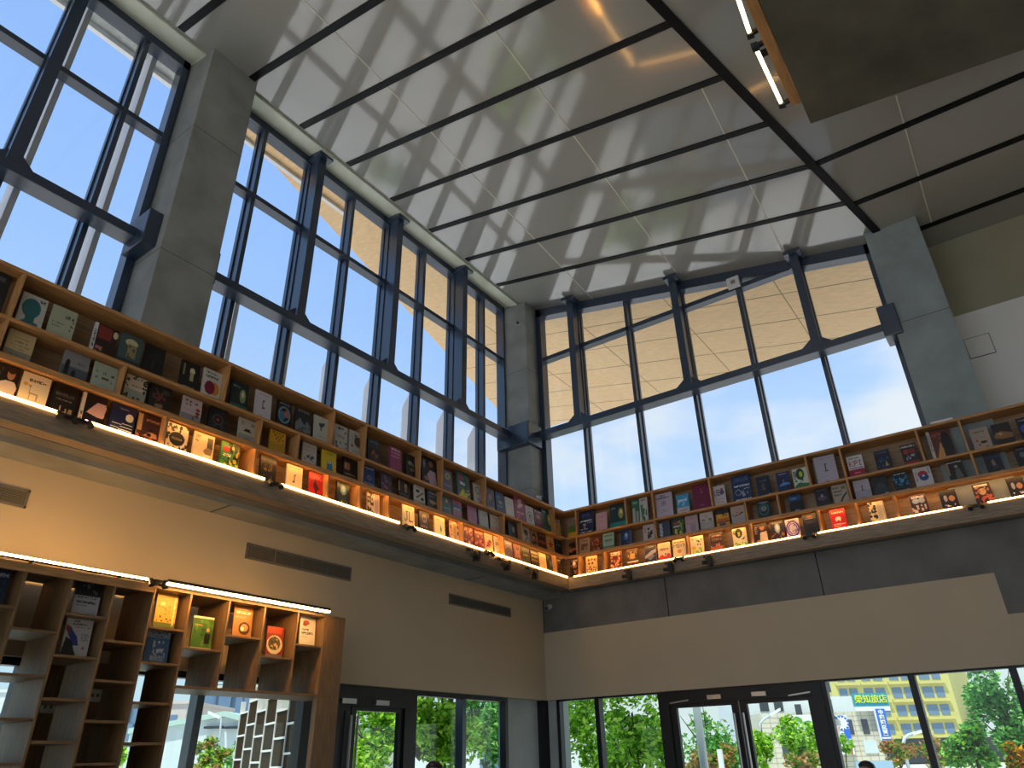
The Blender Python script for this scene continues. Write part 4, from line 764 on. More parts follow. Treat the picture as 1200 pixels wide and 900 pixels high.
for key in ('LT', 'LM', 'LB', 'RT', 'RM', 'RB'):
    side, row = key; rows_ = leftfmt(key)
    for i, (l, r_, t_, b_, base, ops, desc) in enumerate(rows_):
        seed += 1; my = (t_+b_)/2; z0 = rowz[row][0]+.001
        corner_bk = False
        if side == 'L':
            ax, pl = 0, P-.06
            a = at(l, my-.2*(r_-l), ax, pl).y; c = at(r_, my+.2*(r_-l), ax, pl).y; zt = at((l+r_)/2, t_, ax, pl).z
            n = len(rows_)-i
        else:
            ax, pl = 1, Q+.06
            a = at(l, my+.1*(r_-l), ax, pl).x; c = at(r_, my-.1*(r_-l), ax, pl).x; zt = at((l+r_)/2, t_, ax, pl).z
            n = i+1
        wd = max(.10, c-a); h = max(.15, min(zt-z0, rowz[row][1]-z0-.012)); mid = (a+c)/2
        if side == 'L' and mid+wd/2 > Q-.006: mid = Q-.006-wd/2
        if side == 'R' and i == 0: mx_ = at(*divR[row][0], 1, Q).x-.016; wd = min(wd, mx_-P-.008); mid = min(max(mid, P+.006+wd/2), mx_-wd/2)
        where = '%s shelf, %s from the room corner' % (rown[row], ORD[n-1])
        label = desc + (', %s wall %s shelf' % ('left' if side == 'L' else 'right', rown[row]))
        if len(label.split()) > 16: label = desc
        loc = (pl, mid, z0) if side == 'L' else (mid, pl, z0)
        th = .014 + (seed*37 % 10)*.0012
        make_book(loc, math.pi/2 if side == 'L' else 0, wd, h, th, .10, base, ops, label, 'books shown face out on the %s shelf of the %s bookcase' % (rown[row], 'left' if side == 'L' else 'right'), seed)
# ================================================================== grid bookcase at the lower left
G, GB = .60, .14               # its front and back planes (open back)
gy = lambda px, py: at(px, py, 0, G).y
gzv = lambda px, py: at(px, py, 0, G).z
GT = 2.87; GO = 2.165
edges = [gy(-24, 655), gy(33.3, 665), gy(86.7, 674), gy(136.7, 684), gy(182.7, 690), gy(225, 698), gy(270, 706), gy(311.7, 712), gy(350.3, 719), gy(381, 723)]
yend = gy(405, 726)
gt = thing('grid_bookcase', 'tall open-backed brown bookcase with staggered shelves at the lower left', 'bookcase', (G, edges[4], 0))
def gb(x0, x1, y0, y1, z0, z1, name, m): return MB().box(x0, x1, y0, y1, z0, z1).build(name, m, gt, bevel=.002)
pre = edges[0]-.36
gb(GB, G, pre, yend, GT-.02, GT, 'top_board', M['brown_y'])
for i, y in enumerate([pre]+edges[:9]):
    low = 0 if i <= 6 else GO
    gb(GB, G-.002, y-.009, y+.009, low, GT-.02, 'upright', M['brown_z'])
gb(GB, G, edges[9], yend, GO-.02, GT-.02, 'end_stile', M['brown_z']); gb(G-.06, G, edges[9], yend, 0, GO-.02, 'end_stile', M['brown_z'])
gb(G-.02, G+.004, pre, edges[4], GT-.055, GT+.004, 'header_board', M['oak_y'])  # brighter oak than the brown case, standing in for lamp light
gb(GB, G-.001, edges[5]+.009, edges[9], GO-.02, GO, 'lintel_board', M['brown_y'])
cells = {0: [(10, 709)], 1: [(60, 739), (37, 790), (20, 841), (10, 894)], 2: [(100, 720), (87, 768), (73, 818), (60, 868)], 3: [(143, 751), (132, 797), (120, 844), (108, 894)],
         4: [(187, 734.5), (182, 776), (182, 823), (172, 870)], 5: [(245, 760.5)], 6: [(290, 746)], 7: [(330, 770)], 8: [(365, 756)]}
shz = {}
for c, ps in cells.items():
    a = edges[c-1] if c else pre; b_ = edges[c]
    shz[c] = []
    for p in ps:
        z = gzv(*p); shz[c].append(z); gb(GB, G-.004, edges[c]+.009 if c < 9 else a, (edges[c+1]-.009) if c < 9 else b_, z-.018, z, 'shelf', M['brown_y'])
    z = shz[c][-1] - .36
    while c in (0, 1, 2, 3, 4) and z > .1:
        gb(GB, G-.004, edges[c]+.009, edges[c+1]-.009, z-.018, z, 'shelf', M['brown_y']); z -= .36
# lamp bars on top of it
lb = thing('light_bar', 'long warm light bar along the top of the lower bookcase, left length', 'lamp', (.5, edges[2], GT), 'light bars on the lower bookcase')
y1 = gy(172, 684)
MB().box(.607, .63, pre, y1, GT+.012, GT+.022).build('profile', M['plastic_black'], lb); MB().box(.609, .627, pre, y1, GT+.022, GT+.038).build('light_strip', M['led_bar'], lb)
for y in (edges[1], edges[3]): MB().box(.56, .63, y-.008, y+.008, GT+.004, GT+.012).build('bracket', M['plastic_black'], lb)
lb = thing('light_bar', 'warm light bar over the lit right-hand cells of the lower bookcase', 'lamp', (.64, edges[6], GT), 'light bars on the lower bookcase')
y0 = gy(186, 690); y1 = gy(376, 720)
MB().box(.70, .73, y0, y1, GT+.012, GT+.036).build('profile', M['plastic_black'], lb); MB().box(.70, .73, y0, y1, GT-.004, GT+.012).build('light_strip', M['led_bar'], lb)
for y in (y0+.02, y1-.02): MB().box(.58, .73, y-.02, y+.02, GT+.005, GT+.02).build('bracket', M['plastic_black'], lb)
cl = thing('spotlight', 'small black clamp light between the two light bars', 'lamp', (.62, gy(179, 686), GT), 'black spotlights along the bookcase lips')
p = Vector((.62, gy(179, 686), GT))
MB().obox(p+UP*.015, (.06, 0, 0), (0, .03, 0), (0, 0, .014)).build('clamp', M['plastic_black'], cl)
for s in (-.05, .06): MB().tube([p+Vector((.03, s, .03)), p+Vector((.06, s, -.02))], [.018, .024], 10).build('lamp_head', M['plastic_black'], cl)
low = '''
-8 10 666 706 1c2c44 t.1,.1,.9,.2,aab;n.1,.3,.9,.7,.6,.08,2c4464 0 -1 | dark blue book at the left edge in the lower bookcase
88 118 680 720 b0aeb4 r0,0,1,.42,1a1a1c;n.2,.02,.9,.38,.6,.06,5c5c60;w.05,.44,.9,.52,333,CREATIVE;t.12,.56,.85,.64,333;r.12,.68,.55,.71,555;t.1,.9,.3,.93,777;t.6,.9,.9,.93,777 2 0 | grey book with a black top half in the lower bookcase
75.8 106.7 723.3 767 b8b4b0 t.28,.06,.5,.1,444;t.25,.14,.8,.19,333;t.3,.22,.95,.26,a33;p.05,.2,.2,.25,.5,.5,.6,.7,.4,.7,.15,.45,2c3c84;p.02,.2,.15,.25,.2,.42,.05,.35,a02c2c;p.0,.95,.1,.5,.35,.6,.45,.8,.6,1,0,1,1c1c22;t.65,.4,.92,.6,888;r.75,.72,.82,.8,a44 2 1 | white book with a blue and red figure in the lower bookcase
183.8 208 694.6 731.5 d8a440 n.1,.3,.8,.6,.7,.06,b07c28;n.1,.62,.8,.8,.7,.05,4c4418;r0,.82,1,1,647028;t.82,.06,.92,.9,f0e4b0;e.3,.3,.12,.06,f0d080 4 0 | golden landscape book in the lower bookcase
172 199 735.5 774.8 4c7094 r0,0,1,.28,8c9ca8;t.1,.08,.9,.16,223;t.3,.2,.7,.25,223;n.3,.35,.85,.75,1.6,.06,c4ccd0;t.25,.78,.85,.92,b0bcc4 4 1 | blue book with white line drawings in the lower bookcase
226 250 721.7 759 3c6420 r0,0,1,.07,d8d0b0;n0,.1,1,.9,1,.09,547c28;n.1,.3,.7,.6,.5,.06,2c4c1c;e.76,.4,.08,.06,c49470;r.62,.5,.9,.82,16161c;r0,.94,1,1,c8c0a8;t.1,.24,.5,.3,c08c30 5 0 | green meadow book with a person in black in the lower bookcase
274.8 296.5 709.8 744 a87038 t.1,.16,.9,.24,f0dcb8;t.2,.1,.7,.13,e0c090;e.6,.7,.3,.2,3c2018;e.6,.68,.2,.12,b0885c;e.5,.72,.1,.07,e0d0b0;t.1,.34,.6,.38,d0a468 6 0 | brown food book in the lower bookcase
313.3 332.8 734 767.8 7c2014 r0,0,.9,.22,a03418;e.48,.58,.46,.3,c8bca0;e.46,.54,.36,.22,54442c;n.2,.4,.75,.7,1,.06,c8a458;n.2,.4,.75,.7,.6,.05,2c2c1c;r0,.9,1,1,5c5c64 7 0 | red book with a bowl of food in the lower bookcase
353.4 371.3 721 755.3 d0c8bc e.4,.24,.2,.08,a04c34;e.32,.3,.14,.06,8c3424;t.15,.44,.6,.5,333;t.15,.55,.85,.62,333;t.15,.68,.5,.71,887;r.6,.04,1,.06,333 8 0 | white book with a red picture at the end of the lower bookcase'''
for ln in low.strip().split('\n'):
    a, desc = ln.split(' | '); q = a.split(' '); l, r_, t_, b_ = map(float, q[:4]); base, ops = q[4], q[5]; c, k = int(q[6]), int(q[7])
    xp = G-.10; my = (t_+b_)/2
    ya = at(l, my-.08*(r_-l), 0, xp).y; yc = at(r_, my+.08*(r_-l), 0, xp).y; zt = at((l+r_)/2, t_, 0, xp).z
    z0 = (shz[c][k] if k >= 0 else shz[0][0])+.001
    seed += 1
    lo_, hi_ = edges[c]+.012, edges[c+1]-.012
    wd = min(yc-ya, hi_-lo_); mid = min(max((ya+yc)/2, lo_+wd/2), hi_-wd/2)
    make_book((xp, mid, z0), math.pi/2, wd, max(.18, min(zt-z0, .33)), .016, .07, base, ops, desc, 'books in the lower bookcase', seed)

# ================================================================== fittings on the walls
def vent(py0, py1, z0, z1, label):
    t = thing('air_vent', label, 'vent', (0, (py0+py1)/2, (z0+z1)/2), 'air vents on the left wall')
    f = MB()
    f.box(0, .012, py0, py1, z1-.018, z1).box(0, .012, py0, py1, z0, z0+.018).box(0, .012, py0, py0+.018, z0, z1).box(0, .012, py1-.018, py1, z0, z1)
    f.build('vent_frame', M['grille'], t)
    MB().box(.0005, .002, py0+.01, py1-.01, z0+.01, z1-.01).build('duct_shade', M['grille_dark'], t)  # near-black sheet painted for the shade behind the louvres
    s = MB(); n = 8
    for i in range(n):
        z = z0+.018+(z1-z0-.036)*(i+.5)/n; s.obox((.008, (py0+py1)/2, z), (.005, 0, .003), (0, (py1-py0)/2-.018, 0), (-.0008, 0, .0012))
    for i in range(1, 4):
        y = py0+(py1-py0)*i/4; s.box(.002, .012, y-.004, y+.004, z0+.018, z1-.018)
    s.build('louvres', M['grille'], t)
vent(-5.29, -3.915, 3.405, 3.56, 'long grey air vent on the beige wall, the middle one')
vent(-2.216, -.86, 3.40, 3.535, 'long grey air vent on the beige wall nearest the corner')
vent(-8.62, -7.28, 3.41, 3.555, 'grey air vent on the beige wall at the left edge')
def cctv(pos, out, label):
    p = Vector(pos); o = Vector(out).normalized(); t = thing('security_camera', label, 'camera', tuple(p), 'small security cameras')
    MB().tube([p, p+o*.02], .035, 12).build('mount_plate', M['plastic_white'], t)
    MB().tube([p+o*.01, p+o*.07-UP*.02], .012, 8).build('arm', M['plastic_white'], t)
    d_ = (o+Vector((.5, -.6, -.5))).normalized(); c = p+o*.09-UP*.03
    MB().tube([c-d_*.055, c+d_*.05], .034, 12).build('camera_body', M['plastic_white'], t, smooth=False)
    MB().tube([c+d_*.05, c+d_*.058], .030, 12).build('lens', M['plastic_black'], t)
cctv(at(611, 380, 1, -.062), (0, -1, 0), 'white security camera high on the concrete corner column')
cctv(at(629, 583, 0, -.088), (1, 0, 0), 'white security camera on the corner column just above the bookcase')
cctv(at(645, 711, 1, -.002), (0, -1, 0), 'pale security camera on the beam under the bookcase corner')
p = at(860, 332, 1, .28); t = thing('sensor_box', 'white square sensor box on the mullion of the right window', 'sensor', tuple(p))
b = MB(); b.box(p.x-.10, p.x+.10, p.y-.05, p.y+.01, p.z-.10, p.z+.10); b.build('housing', M['plastic_white'], t, bevel=.012)
MB().box(p.x-.035, p.x+.035, p.y-.055, p.y-.05, p.z-.035, p.z+.035).build('cover_plate', M['steel'], t)
p = at(1103, 492, 1, -.05); t = thing('emergency_lamp', 'white box lamp standing on the right bookcase by the column', 'lamp', (p.x, -.05, ZTOP))
MB().box(p.x-.12, p.x+.12, -.09, -.01, ZTOP, ZTOP+.07).build('housing', M['plastic_white'], t, bevel=.01)
MB().box(p.x-.09, p.x+.09, -.094, -.09, ZTOP+.015, ZTOP+.055).build('diffuser', M['white_wall'], t)
pts = [at(q[0], q[1], 1, .786) for q in ((1132, 398), (1157, 392), (1164, 413), (1139, 419))]
cx_ = sum(q.x for q in pts)/4; cz_ = sum(q.z for q in pts)/4
t = thing('access_hatch', 'square flush access hatch in the white wall', 'hatch', (cx_, .79, cz_))
MB().box(cx_-.15, cx_+.15, .784, .79, cz_-.15, cz_+.15).build('hatch_rim', M['black'], t)
MB().box(cx_-.143, cx_+.143, .781, .785, cz_-.143, cz_+.143).build('hatch_panel', M['white_wall'], t)

# ================================================================== shop glazing below
XS, YS = -.12, .12
ys = lambda px, py=850: at(px, py, 0, XS).y
xs = lambda px, py=850: at(px, py, 1, YS).x
ZH = 2.35
# brown panelled wall behind the lower bookcase
pa, pb_ = ys(28, 790), ys(141, 800)
struct('wall_panelling', MB().box(-.10, -.02, pa, pb_, 0, 2.35), M['brown_z'])
for i, (px, py, lab, wd) in enumerate(((111, 815, 'pale double socket plate on the panelled wall', .12), (56, 828, 'pale switch plate on the panelled wall at far left', .10))):
    p = at(px, py, 0, -.02); t = thing('socket_plate', lab, 'socket', tuple(p), 'socket plates on the panelling')
    MB().box(-.02, -.012, p.y-wd/2, p.y+wd/2, p.z-.045, p.z+.045).build('plate', M['plastic_white'], t, bevel=.003)
    for s in (-.02, .02): MB().box(-.012, -.0105, p.y+s-.01, p.y+s+.01, p.z-.012, p.z+.012).build('socket', M['grille'], t)
def glazL(name, y0, y1, mulls):
    r = sroot(name, (XS, y0, 0))
    MB().box(XS-.006, XS+.006, y0, y1, 0, ZH).build('glass_pane', M['glass_green'], r)
    MB().box(XS-.05, XS+.05, y0, y1, ZH-.055, ZH).box(XS-.05, XS+.05, y0, y1, 0, .06).box(XS-.05, XS+.05, y0, y0+.06, .06, ZH-.055).box(XS-.05, XS+.05, y1-.06, y1, .06, ZH-.055).build('window_frame', M['door'], r)
    for y in mulls: MB().box(XS-.06, XS+.06, y-.035, y+.035, .06, ZH-.055).build('mullion', M['frame'], r)
glazL('window_4', YB, pa, [-9.5, -11.5, -13.5]); glazL('window_5', pb_, ys(394, 850), [ys(233, 808)])
glazL('window_6', ys(481, 830), ys(592, 840), [ys(540, 836)])
def glazR(name, x0, x1, mulls):
    r = sroot(name, (x0, YS, 0))
    MB().box(x0, x1, YS-.006, YS+.006, 0, ZH).build('glass_pane', M['glass_green'], r)
    MB().box(x0, x1, YS-.05, YS+.05, ZH-.02, ZH).box(x0, x1, YS-.05, YS+.05, 0, .06).box(x0, x0+.05, YS-.05, YS+.05, .06, ZH-.02).box(x1-.05, x1, YS-.05, YS+.05, .06, ZH-.02).build('window_frame', M['door'], r)
    for x in mulls: MB().box(x-.035, x+.035, YS-.06, YS+.06, .06, ZH-.02).build('mullion', M['door'], r)
xd0, xd1 = xs(778, 830), xs(966, 815)
glazR('window_7', xs(655, 840), xd0, [xs(702, 830)]); glazR('window_8', xd1, XR, [xs(1069, 795), xs(1192, 800), 8.2, 9.6])
# corner post and concrete piers either side of it
struct('corner_post', MB().box(XS-.06, XS+.06, -.02, YS+.06, 0, ZH), M['door'])
struct('corner_pier', MB().box(-.24, XS-.02, ys(592, 845), -.05, 0, ZH+.02), M['pier'])
struct('corner_pier', MB().box(XS+.08, xs(654, 845), YS-.03, .42, 0, ZH+.02), M['pier'])
# glass double doors
def doors_right():
    r = sroot('door_1', (xd0, YS, 0)); zt = at(858, 826, 1, YS).z
    MB().box(xd0, xd1, YS-.06, YS+.06, zt+.045, ZH).box(xd0, xd0+.104, YS-.06, YS+.06, 0, zt+.045).box(xd1-.104, xd1, YS-.06, YS+.06, 0, zt+.045).build('door_frame', M['door'], r)
    xm = xs(869, 840)
    for a, c, hs in ((xd0+.10, xm-.008, 1), (xm+.008, xd1-.10, -1)):
        lf = MB().box(a, a+.09, YS-.03, YS+.03, .01, zt+.05).box(c-.09, c, YS-.03, YS+.03, .01, zt+.05).box(a+.09, c-.09, YS-.03, YS+.03, zt-.0, zt+.05).box(a+.09, c-.09, YS-.03, YS+.03, .01, .14).build('door_leaf', M['door'], r)
        sub(lf, r)
        MB().box(a+.09, c-.09, YS-.006, YS+.006, .14, zt).build('glass_pane', M['glass_green'], lf)
        xh = c-.05 if hs > 0 else a+.05
        MB().tube([(xh, YS-.09, .7), (xh, YS-.09, zt-.1)], .014, 8).build('pull_handle', M['steel'], lf)
        MB().box((a+c)/2+hs*.18-.09, (a+c)/2+hs*.18+.09, YS-.09, YS-.06, zt+.075, zt+.125).build('door_closer', M['steel'], lf)
        q = (a+c)/2-hs*.30
        MB().obox((q, YS-.08, zt+.07), (.13, 0, .012), (0, .008, 0), (-.001, 0, .008)).build('closer_arm', M['steel'], lf)
doors_right()
def doors_left():
    y0, y1 = ys(394, 850), ys(481, 830); r = sroot('door_2', (XS, y0, 0)); zt = at(440, 834, 0, XS).z
    MB().box(XS-.06, XS+.06, y0, y1, zt+.045, ZH).box(XS-.06, XS+.06, y1-.144, y1, 0, zt+.05).box(XS-.06, XS+.06, y0-.5, y0, 0, ZH).build('door_frame', M['door'], r)
    ym = ys(408, 850)
    for a, c, hs in ((y0, ym-.008, 1), (ym+.008, y1-.14, -1)):
        lf = MB().box(XS-.03, XS+.03, a, a+.07, .01, zt+.05).box(XS-.03, XS+.03, c-.07, c, .01, zt+.05).box(XS-.03, XS+.03, a+.07, c-.07, zt, zt+.05).box(XS-.03, XS+.03, a+.07, c-.07, .01, .14).build('door_leaf', M['door'], r); sub(lf, r)
        MB().box(XS-.006, XS+.006, a+.07, c-.07, .14, zt).build('glass_pane', M['glass_green'], lf)
        yh = c-.04 if hs > 0 else a+.04
        MB().tube([(XS+.09, yh, .7), (XS+.09, yh, zt-.05)], .014, 8).build('pull_handle', M['steel'], lf)
        MB().box(XS+.06, XS+.09, (a+c)/2-.1, (a+c)/2+.1, zt+.06, zt+.11).build('door_closer', M['steel'], lf)
doors_left()
# outdoor screen of brown panels with white edges, standing beyond the left glazing
A = onp(374, 830, (-.55, 0, 0), (1, 0, 0)); dS = Vector((-.91, .415, 0)); nS = Vector((.415, .91, 0))
Bp = onp(286, 822, A, nS); Ls = (Bp-A).dot(dS)
zt = onp(372, 790, A, nS).z
t = thing('brick_screen', 'brown panel screen with white staggered grid lines outside the left window', 'screen', tuple(A.xy)+(0,))
ncol = 7
b = MB(); wbar = MB(); cw = Ls/ncol
for i in range(ncol+1): wbar.obox(Vector((A.x, A.y, zt/2))+dS*(cw*i), dS*.012, nS*.035, UP*(zt/2))
hh = onp(365, 834, A, nS).z - onp(357, 872, A, nS).z
for i in range(ncol):
    off = [0, .45, .9, .3, .7, .15, .55][i]*hh
    zz_ = zt - off
    while zz_ > .1:
        c = Vector((A.x, A.y, 0))+dS*(cw*(i+.5))
        wbar.obox(c+UP*zz_, dS*(cw/2), nS*.035, UP*.012)
        if not (i in (2, 4, 6) and zz_ > zt-.01-off and off > .2*hh and False): b.obox(c+UP*(zz_-hh/2), dS*(cw/2-.012), nS*.02, UP*(hh/2-.012))
        zz_ -= hh
b.build('panel', M['shaded_panel'], t); wbar.build('white_lattice', M['fin'], t)
# ================================================================== the street outside
def up(px, py, D):              # coordinates (u, z) on the plane facing the camera at distance D
    p = fr(px, py, D); return (p-CAM).dot(RH), p.z
def W(u, D, z): return CAM + RH*u + FH*D + Vector((0, 0, z-CAM.z))
def fbox(b, u0, u1, z0, z1, D0, D1, m=0):
    return b.hexa([W(u0, D0, z0), W(u1, D0, z0), W(u1, D1, z0), W(u0, D1, z0)], [W(u0, D0, z1), W(u1, D0, z1), W(u1, D1, z1), W(u0, D1, z1)], m)
M['yellow'] = mat('yellow_render', (.62, .55, .19), .8, var=.04, nscale=.3)
M['win'] = mat('blue_window_glass', (.15, .23, .36), .2, .5)
M['tile'] = mat('beige_tile', (.66, .60, .48), .6, var=.06, nscale=.5)
M['tile_line'] = mat('tile_joint', (.42, .36, .27), .8)
M['bwhite'] = mat('white_render', (.68, .70, .72), .8, var=.05, nscale=.3)
M['pink'] = mat('pinkish_render', (.62, .52, .50), .8, var=.06, nscale=.3)
M['shed'] = mat('pale_sheet_metal', (.62, .68, .70), .5, var=.05, nscale=.3)
M['shed_roof'] = mat('mint_roof', (.46, .60, .54), .5)
M['dark'] = mat('dark_podium', (.03, .033, .04), .4)
M['wdark'] = mat('dark_window', (.05, .06, .07), .2)
M['sign_teal'] = mat('teal_sign', (.02, .28, .38), .5)
M['sign_yel'] = mat('yellow_green_letter', (.70, .75, .05), .5)
M['sign_blue'] = mat('blue_sign', (.02, .12, .62), .5)
M['sign_white'] = mat('white_letter', (.8, .8, .8), .5)
M['pole'] = mat('galvanised_pole', (.50, .54, .57), .4)
M['bark'] = mat('bark', (.10, .085, .065), .9, var=.3, nscale=6)
M['greenlogo'] = mat('leaf_logo_green', (.10, .32, .05), .6)
M['greyletter'] = mat('grey_letter', (.30, .32, .33), .6)
def window(b, u0, u1, z0, z1, D, parent, name='window', m=None):
    w_ = MB(); fbox(w_, u0, u1, z0, z1, D-.06, D+.02); return w_.build(name, m or M['win'], parent)
def bld(name, label, D, u, group=None):
    return thing(name, label, 'building', tuple(W(u, D, 0)), group)
# yellow block
D = 110; uL = up(972, 800, D)[0]; uR = up(1110, 787, D)[0]; zp = up(1060, 866, D)[1]
yb_ = bld('apartment_block', 'tall yellow building with rows of blue windows beyond the right glazing', D, (uL+uR)/2)
q = [W(uL, D, zp), W(uR, D, zp), W(uR+12, D+16, zp), W(uL, D+24, zp)]
MB().hexa(q, [p+Vector((0, 0, 40)) for p in q]).build('wall', M['yellow'], yb_)
b = MB(); fbox(b, uL, uR+14, 0, zp, D-.5, D+20); b.build('podium', M['dark'], yb_)
colsx = [(981.5, 990.5, 800), (993, 1002.5, 800), (1013.5, 1024, 814), (1027, 1038, 813), (1046, 1057, 812), (1060, 1070.5, 811), (1080, 1092.5, 806), (1095, 1105, 805)]
rowsy = [(783, 797), (805.5, 818), (826.5, 839), (848.5, 860.5)]
b = MB()
for (pt, pb2) in rowsy:
    zt = up(1052, pt, D)[1]; zb = up(1052, pb2, D)[1]
    for l, r_, py in colsx:
        u0 = up(l, py, D)[0]; u1 = up(r_, py, D)[0]; window(None, u0, u1, zb, zt, D, yb_)
    for k in range(0, 8, 2):
        u0 = up(colsx[k][0], colsx[k][2], D)[0]-.4; u1 = up(colsx[k+1][1], colsx[k+1][2], D)[0]+.4; fbox(b, u0, u1, zb-.55, zb-.25, D-.5, D)
b.build('sills', M['yellow'], yb_)
# white block behind and beige tiled block
D = 79; uA = up(872, 840, D)[0]; uB = up(984, 822, D)[0]
wb = bld('white_block', 'white rendered block behind the beige tiled building', D, uB)
b = MB(); fbox(b, uA, uB-1.5, 0, up(962, 785, D)[1]+3, D, D+10); fbox(b, uB-1.5, up(1004, 826, D)[0], 0, up(990, 816, D)[1], D, D+10); b.build('wall', M['bwhite'], wb)
for px, py in ((967.5, 804), (970, 827), (912, 826), (895, 826)):
    u, z = up(px, py, D); window(None, u-.45, u+.45, z-.6, z+.6, D, wb, m=M['wdark'])
D = 70; uA = up(893, 850, D)[0]; uB = up(1027, 834, D)[0]; zt = up(985, 834, D)[1]
tb = bld('tiled_building', 'beige tiled building carrying signs and billboards', D, (uA+uB)/2)
b = MB(); fbox(b, uA, uB, 0, zt, D, D+7.5)
for i in range(1, 12):
    z = zt*i/12; fbox(b, uA, uB, z, z+.05, D-.01, D, 1)
for i in range(1, 14):
    u = uA+(uB-uA)*i/14; fbox(b, u, u+.05, 0, zt, D-.01, D, 1)
b.build('wall', [M['tile'], M['tile_line']], tb)
for px, py in ((1014, 851.5), (996, 852), (936, 828+6), (918, 850), (921, 881)):
    u, z = up(px, py, D); window(None, u-.28, u+.28, z-.6, z+.6, D, tb, m=M['wdark'])
u0, z0 = up(1009, 883, D); u1, z1 = up(1034, 867, D)
b = MB(); fbox(b, u0+.4, u1-.6, z0, z1, D-.08, D); b.build('shop_window', M['shed'], tb)
uA2 = up(868, 850, 74)[0]
ab = bld('annex_building', 'cream corner building left of the tiled building', 74, uA2)
b = MB(); fbox(b, up(868, 860, 74)[0], uA-.1, 0, up(885, 833, 74)[1], 74, 78); b.build('wall', M['bwhite'], ab)
for px, py in ((878, 852), (882, 872)):
    u, z = up(px, py, 74); window(None, u-.4, u+.4, z-.6, z+.6, 74, ab, m=M['wdark'])
# writing
def text_mesh(txt, size, m, parent, name, centre, depth=.04, vertical=False, bold=0):
    c = bpy.data.curves.new('txt', 'FONT'); c.body = '\n'.join(txt) if vertical else txt; c.size = size; c.extrude = depth; c.align_x = 'CENTER'; c.align_y = 'CENTER'; c.space_line = .92; c.offset = bold
    o = bpy.data.objects.new('txt', c); COL.objects.link(o); dg = bpy.context.evaluated_depsgraph_get(); dg.update()
    me = bpy.data.meshes.new_from_object(o.evaluated_get(dg)); bpy.data.objects.remove(o); bpy.data.curves.remove(c)
    rot = Matrix((( RH.x, 0, -FH.x), (RH.y, 0, -FH.y), (0, 1, 0)))
    org = Vector(parent['o_'])
    for v in me.vertices: v.co = rot @ v.co + Vector(centre) - org
    me.materials.clear(); me.materials.append(m)
    o = bpy.data.objects.new(name, me); COL.objects.link(o); o.parent = parent; return o
D = 69.4
ca = up(1020.5, 821.5, D); hw = (up(1040, 820, D)[0]-up(1000, 824, D)[0])/2
s = thing('roof_sign', 'teal rooftop sign with big yellow-green characters above the tiled building', 'sign', tuple(W(ca[0], D, zt)))
b = MB(); fbox(b, ca[0]-hw, ca[0]+hw, ca[1]-.45, ca[1]+.65, D, D+.2); b.build('sign_board', M['sign_teal'], s)
b = MB(); fbox(b, ca[0]-hw, ca[0]+hw, ca[1]-.80, ca[1]-.45, D, D+.2); b.build('sign_strip', M['sign_white'], s)
text_mesh('榮知旅店', hw*2/4.25, M['sign_yel'], s, 'characters', W(ca[0], D-.05, ca[1]+.12), bold=.006)
b = MB(); 
for k in (-.8, -.3, .3, .8): fbox(b, ca[0]+k*hw-.06, ca[0]+k*hw+.06, zt, ca[1]-.8, D+.05, D+.15)
b.build('sign_legs', M['pole'], s)
ca = up(1034, 849, D); ha = (up(1034, 831, D)[1]-up(1034, 868, D)[1])/2
s = thing('banner_sign', 'tall blue vertical sign with white characters on the tiled building edge', 'sign', tuple(W(ca[0], D, ca[1])))
b = MB(); fbox(b, ca[0]-.42, ca[0]+.42, ca[1]-ha, ca[1]+ha, D-.2, D); b.build('sign_board', M['sign_blue'], s)
b = MB(); fbox(b, ca[0]-.50, ca[0]-.42, ca[1]-ha, ca[1]+ha, D-.2, D); fbox(b, ca[0]-.36, ca[0]+.36, ca[1]-ha+.12, ca[1]-ha+.25, D-.22, D-.2); b.build('sign_border', M['sign_white'], s)
text_mesh('中國國民黨', ha*2*.86/5/.95, M['sign_white'], s, 'characters', W(ca[0], D-.23, ca[1]+.1), vertical=True, bold=.012)
def disc(b, c, r, n, m=0, d=.02, a0=0, rx=1):
    P_ = [c + RH*(r*rx*math.cos(a0+2*math.pi*i/n)) + UP*(r*math.sin(a0+2*math.pi*i/n)) for i in range(n)]
    b.hexa([p for p in P_], [p-FH*d for p in P_], m)
u0, z1 = up(928, 838, D); u1, z0 = up(972, 862, D)
s = thing('billboard', 'white billboard with a green leaf mark behind the small street tree', 'billboard', tuple(W(u0, D, z0)), 'billboards on the tiled building')
b = MB(); fbox(b, u0, u1, z0, z1, D-.12, D); b.build('board', M['sign_white'], s)
g = W(u0+.9, D-.14, z1-.7); b = MB()
for a, c, w_ in ((Vector((-.45, 0, .35)), .34, .2), (Vector((.28, 0, -.02)), .42, .24)):
    ctr = g + RH*a.x + UP*a.z; P_ = [ctr+RH*(c*math.cos(t_))+UP*(w_*math.sin(t_)-.3*c*math.cos(t_)*(1 if a.x < 0 else -.4)) for t_ in [2*math.pi*i/12 for i in range(12)]]
    b.hexa(P_, [p-FH*.03 for p in P_])
b.build('leaf_mark', M['greenlogo'], s)
text_mesh('國泰人壽', .62, M['greyletter'], s, 'characters', W(u0+2.9, D-.16, z1-.75))
u0, z1 = up(974, 838.5, D); u1, z0 = up(1000, 884, D)
s = thing('billboard', 'white campaign billboard with a blue sunburst emblem and a portrait', 'billboard', tuple(W(u0, D, z0)), 'billboards on the tiled building')
ub = up(992, 841, D)[0]
b = MB(); fbox(b, u0-.02, ub, z0, z1, D-.12, D); b.build('board', M['sign_white'], s)
c = W(*[up(985.8, 847.5, D)[0], D-.13], up(985.8, 847.5, D)[1]); rr = .62
b = MB(); disc(b, c, rr, 32, 0, .02); b.build('emblem_disc', M['sign_blue'], s)
b = MB(); disc(b, c-FH*.03, rr*.66, 24, 0, .02)
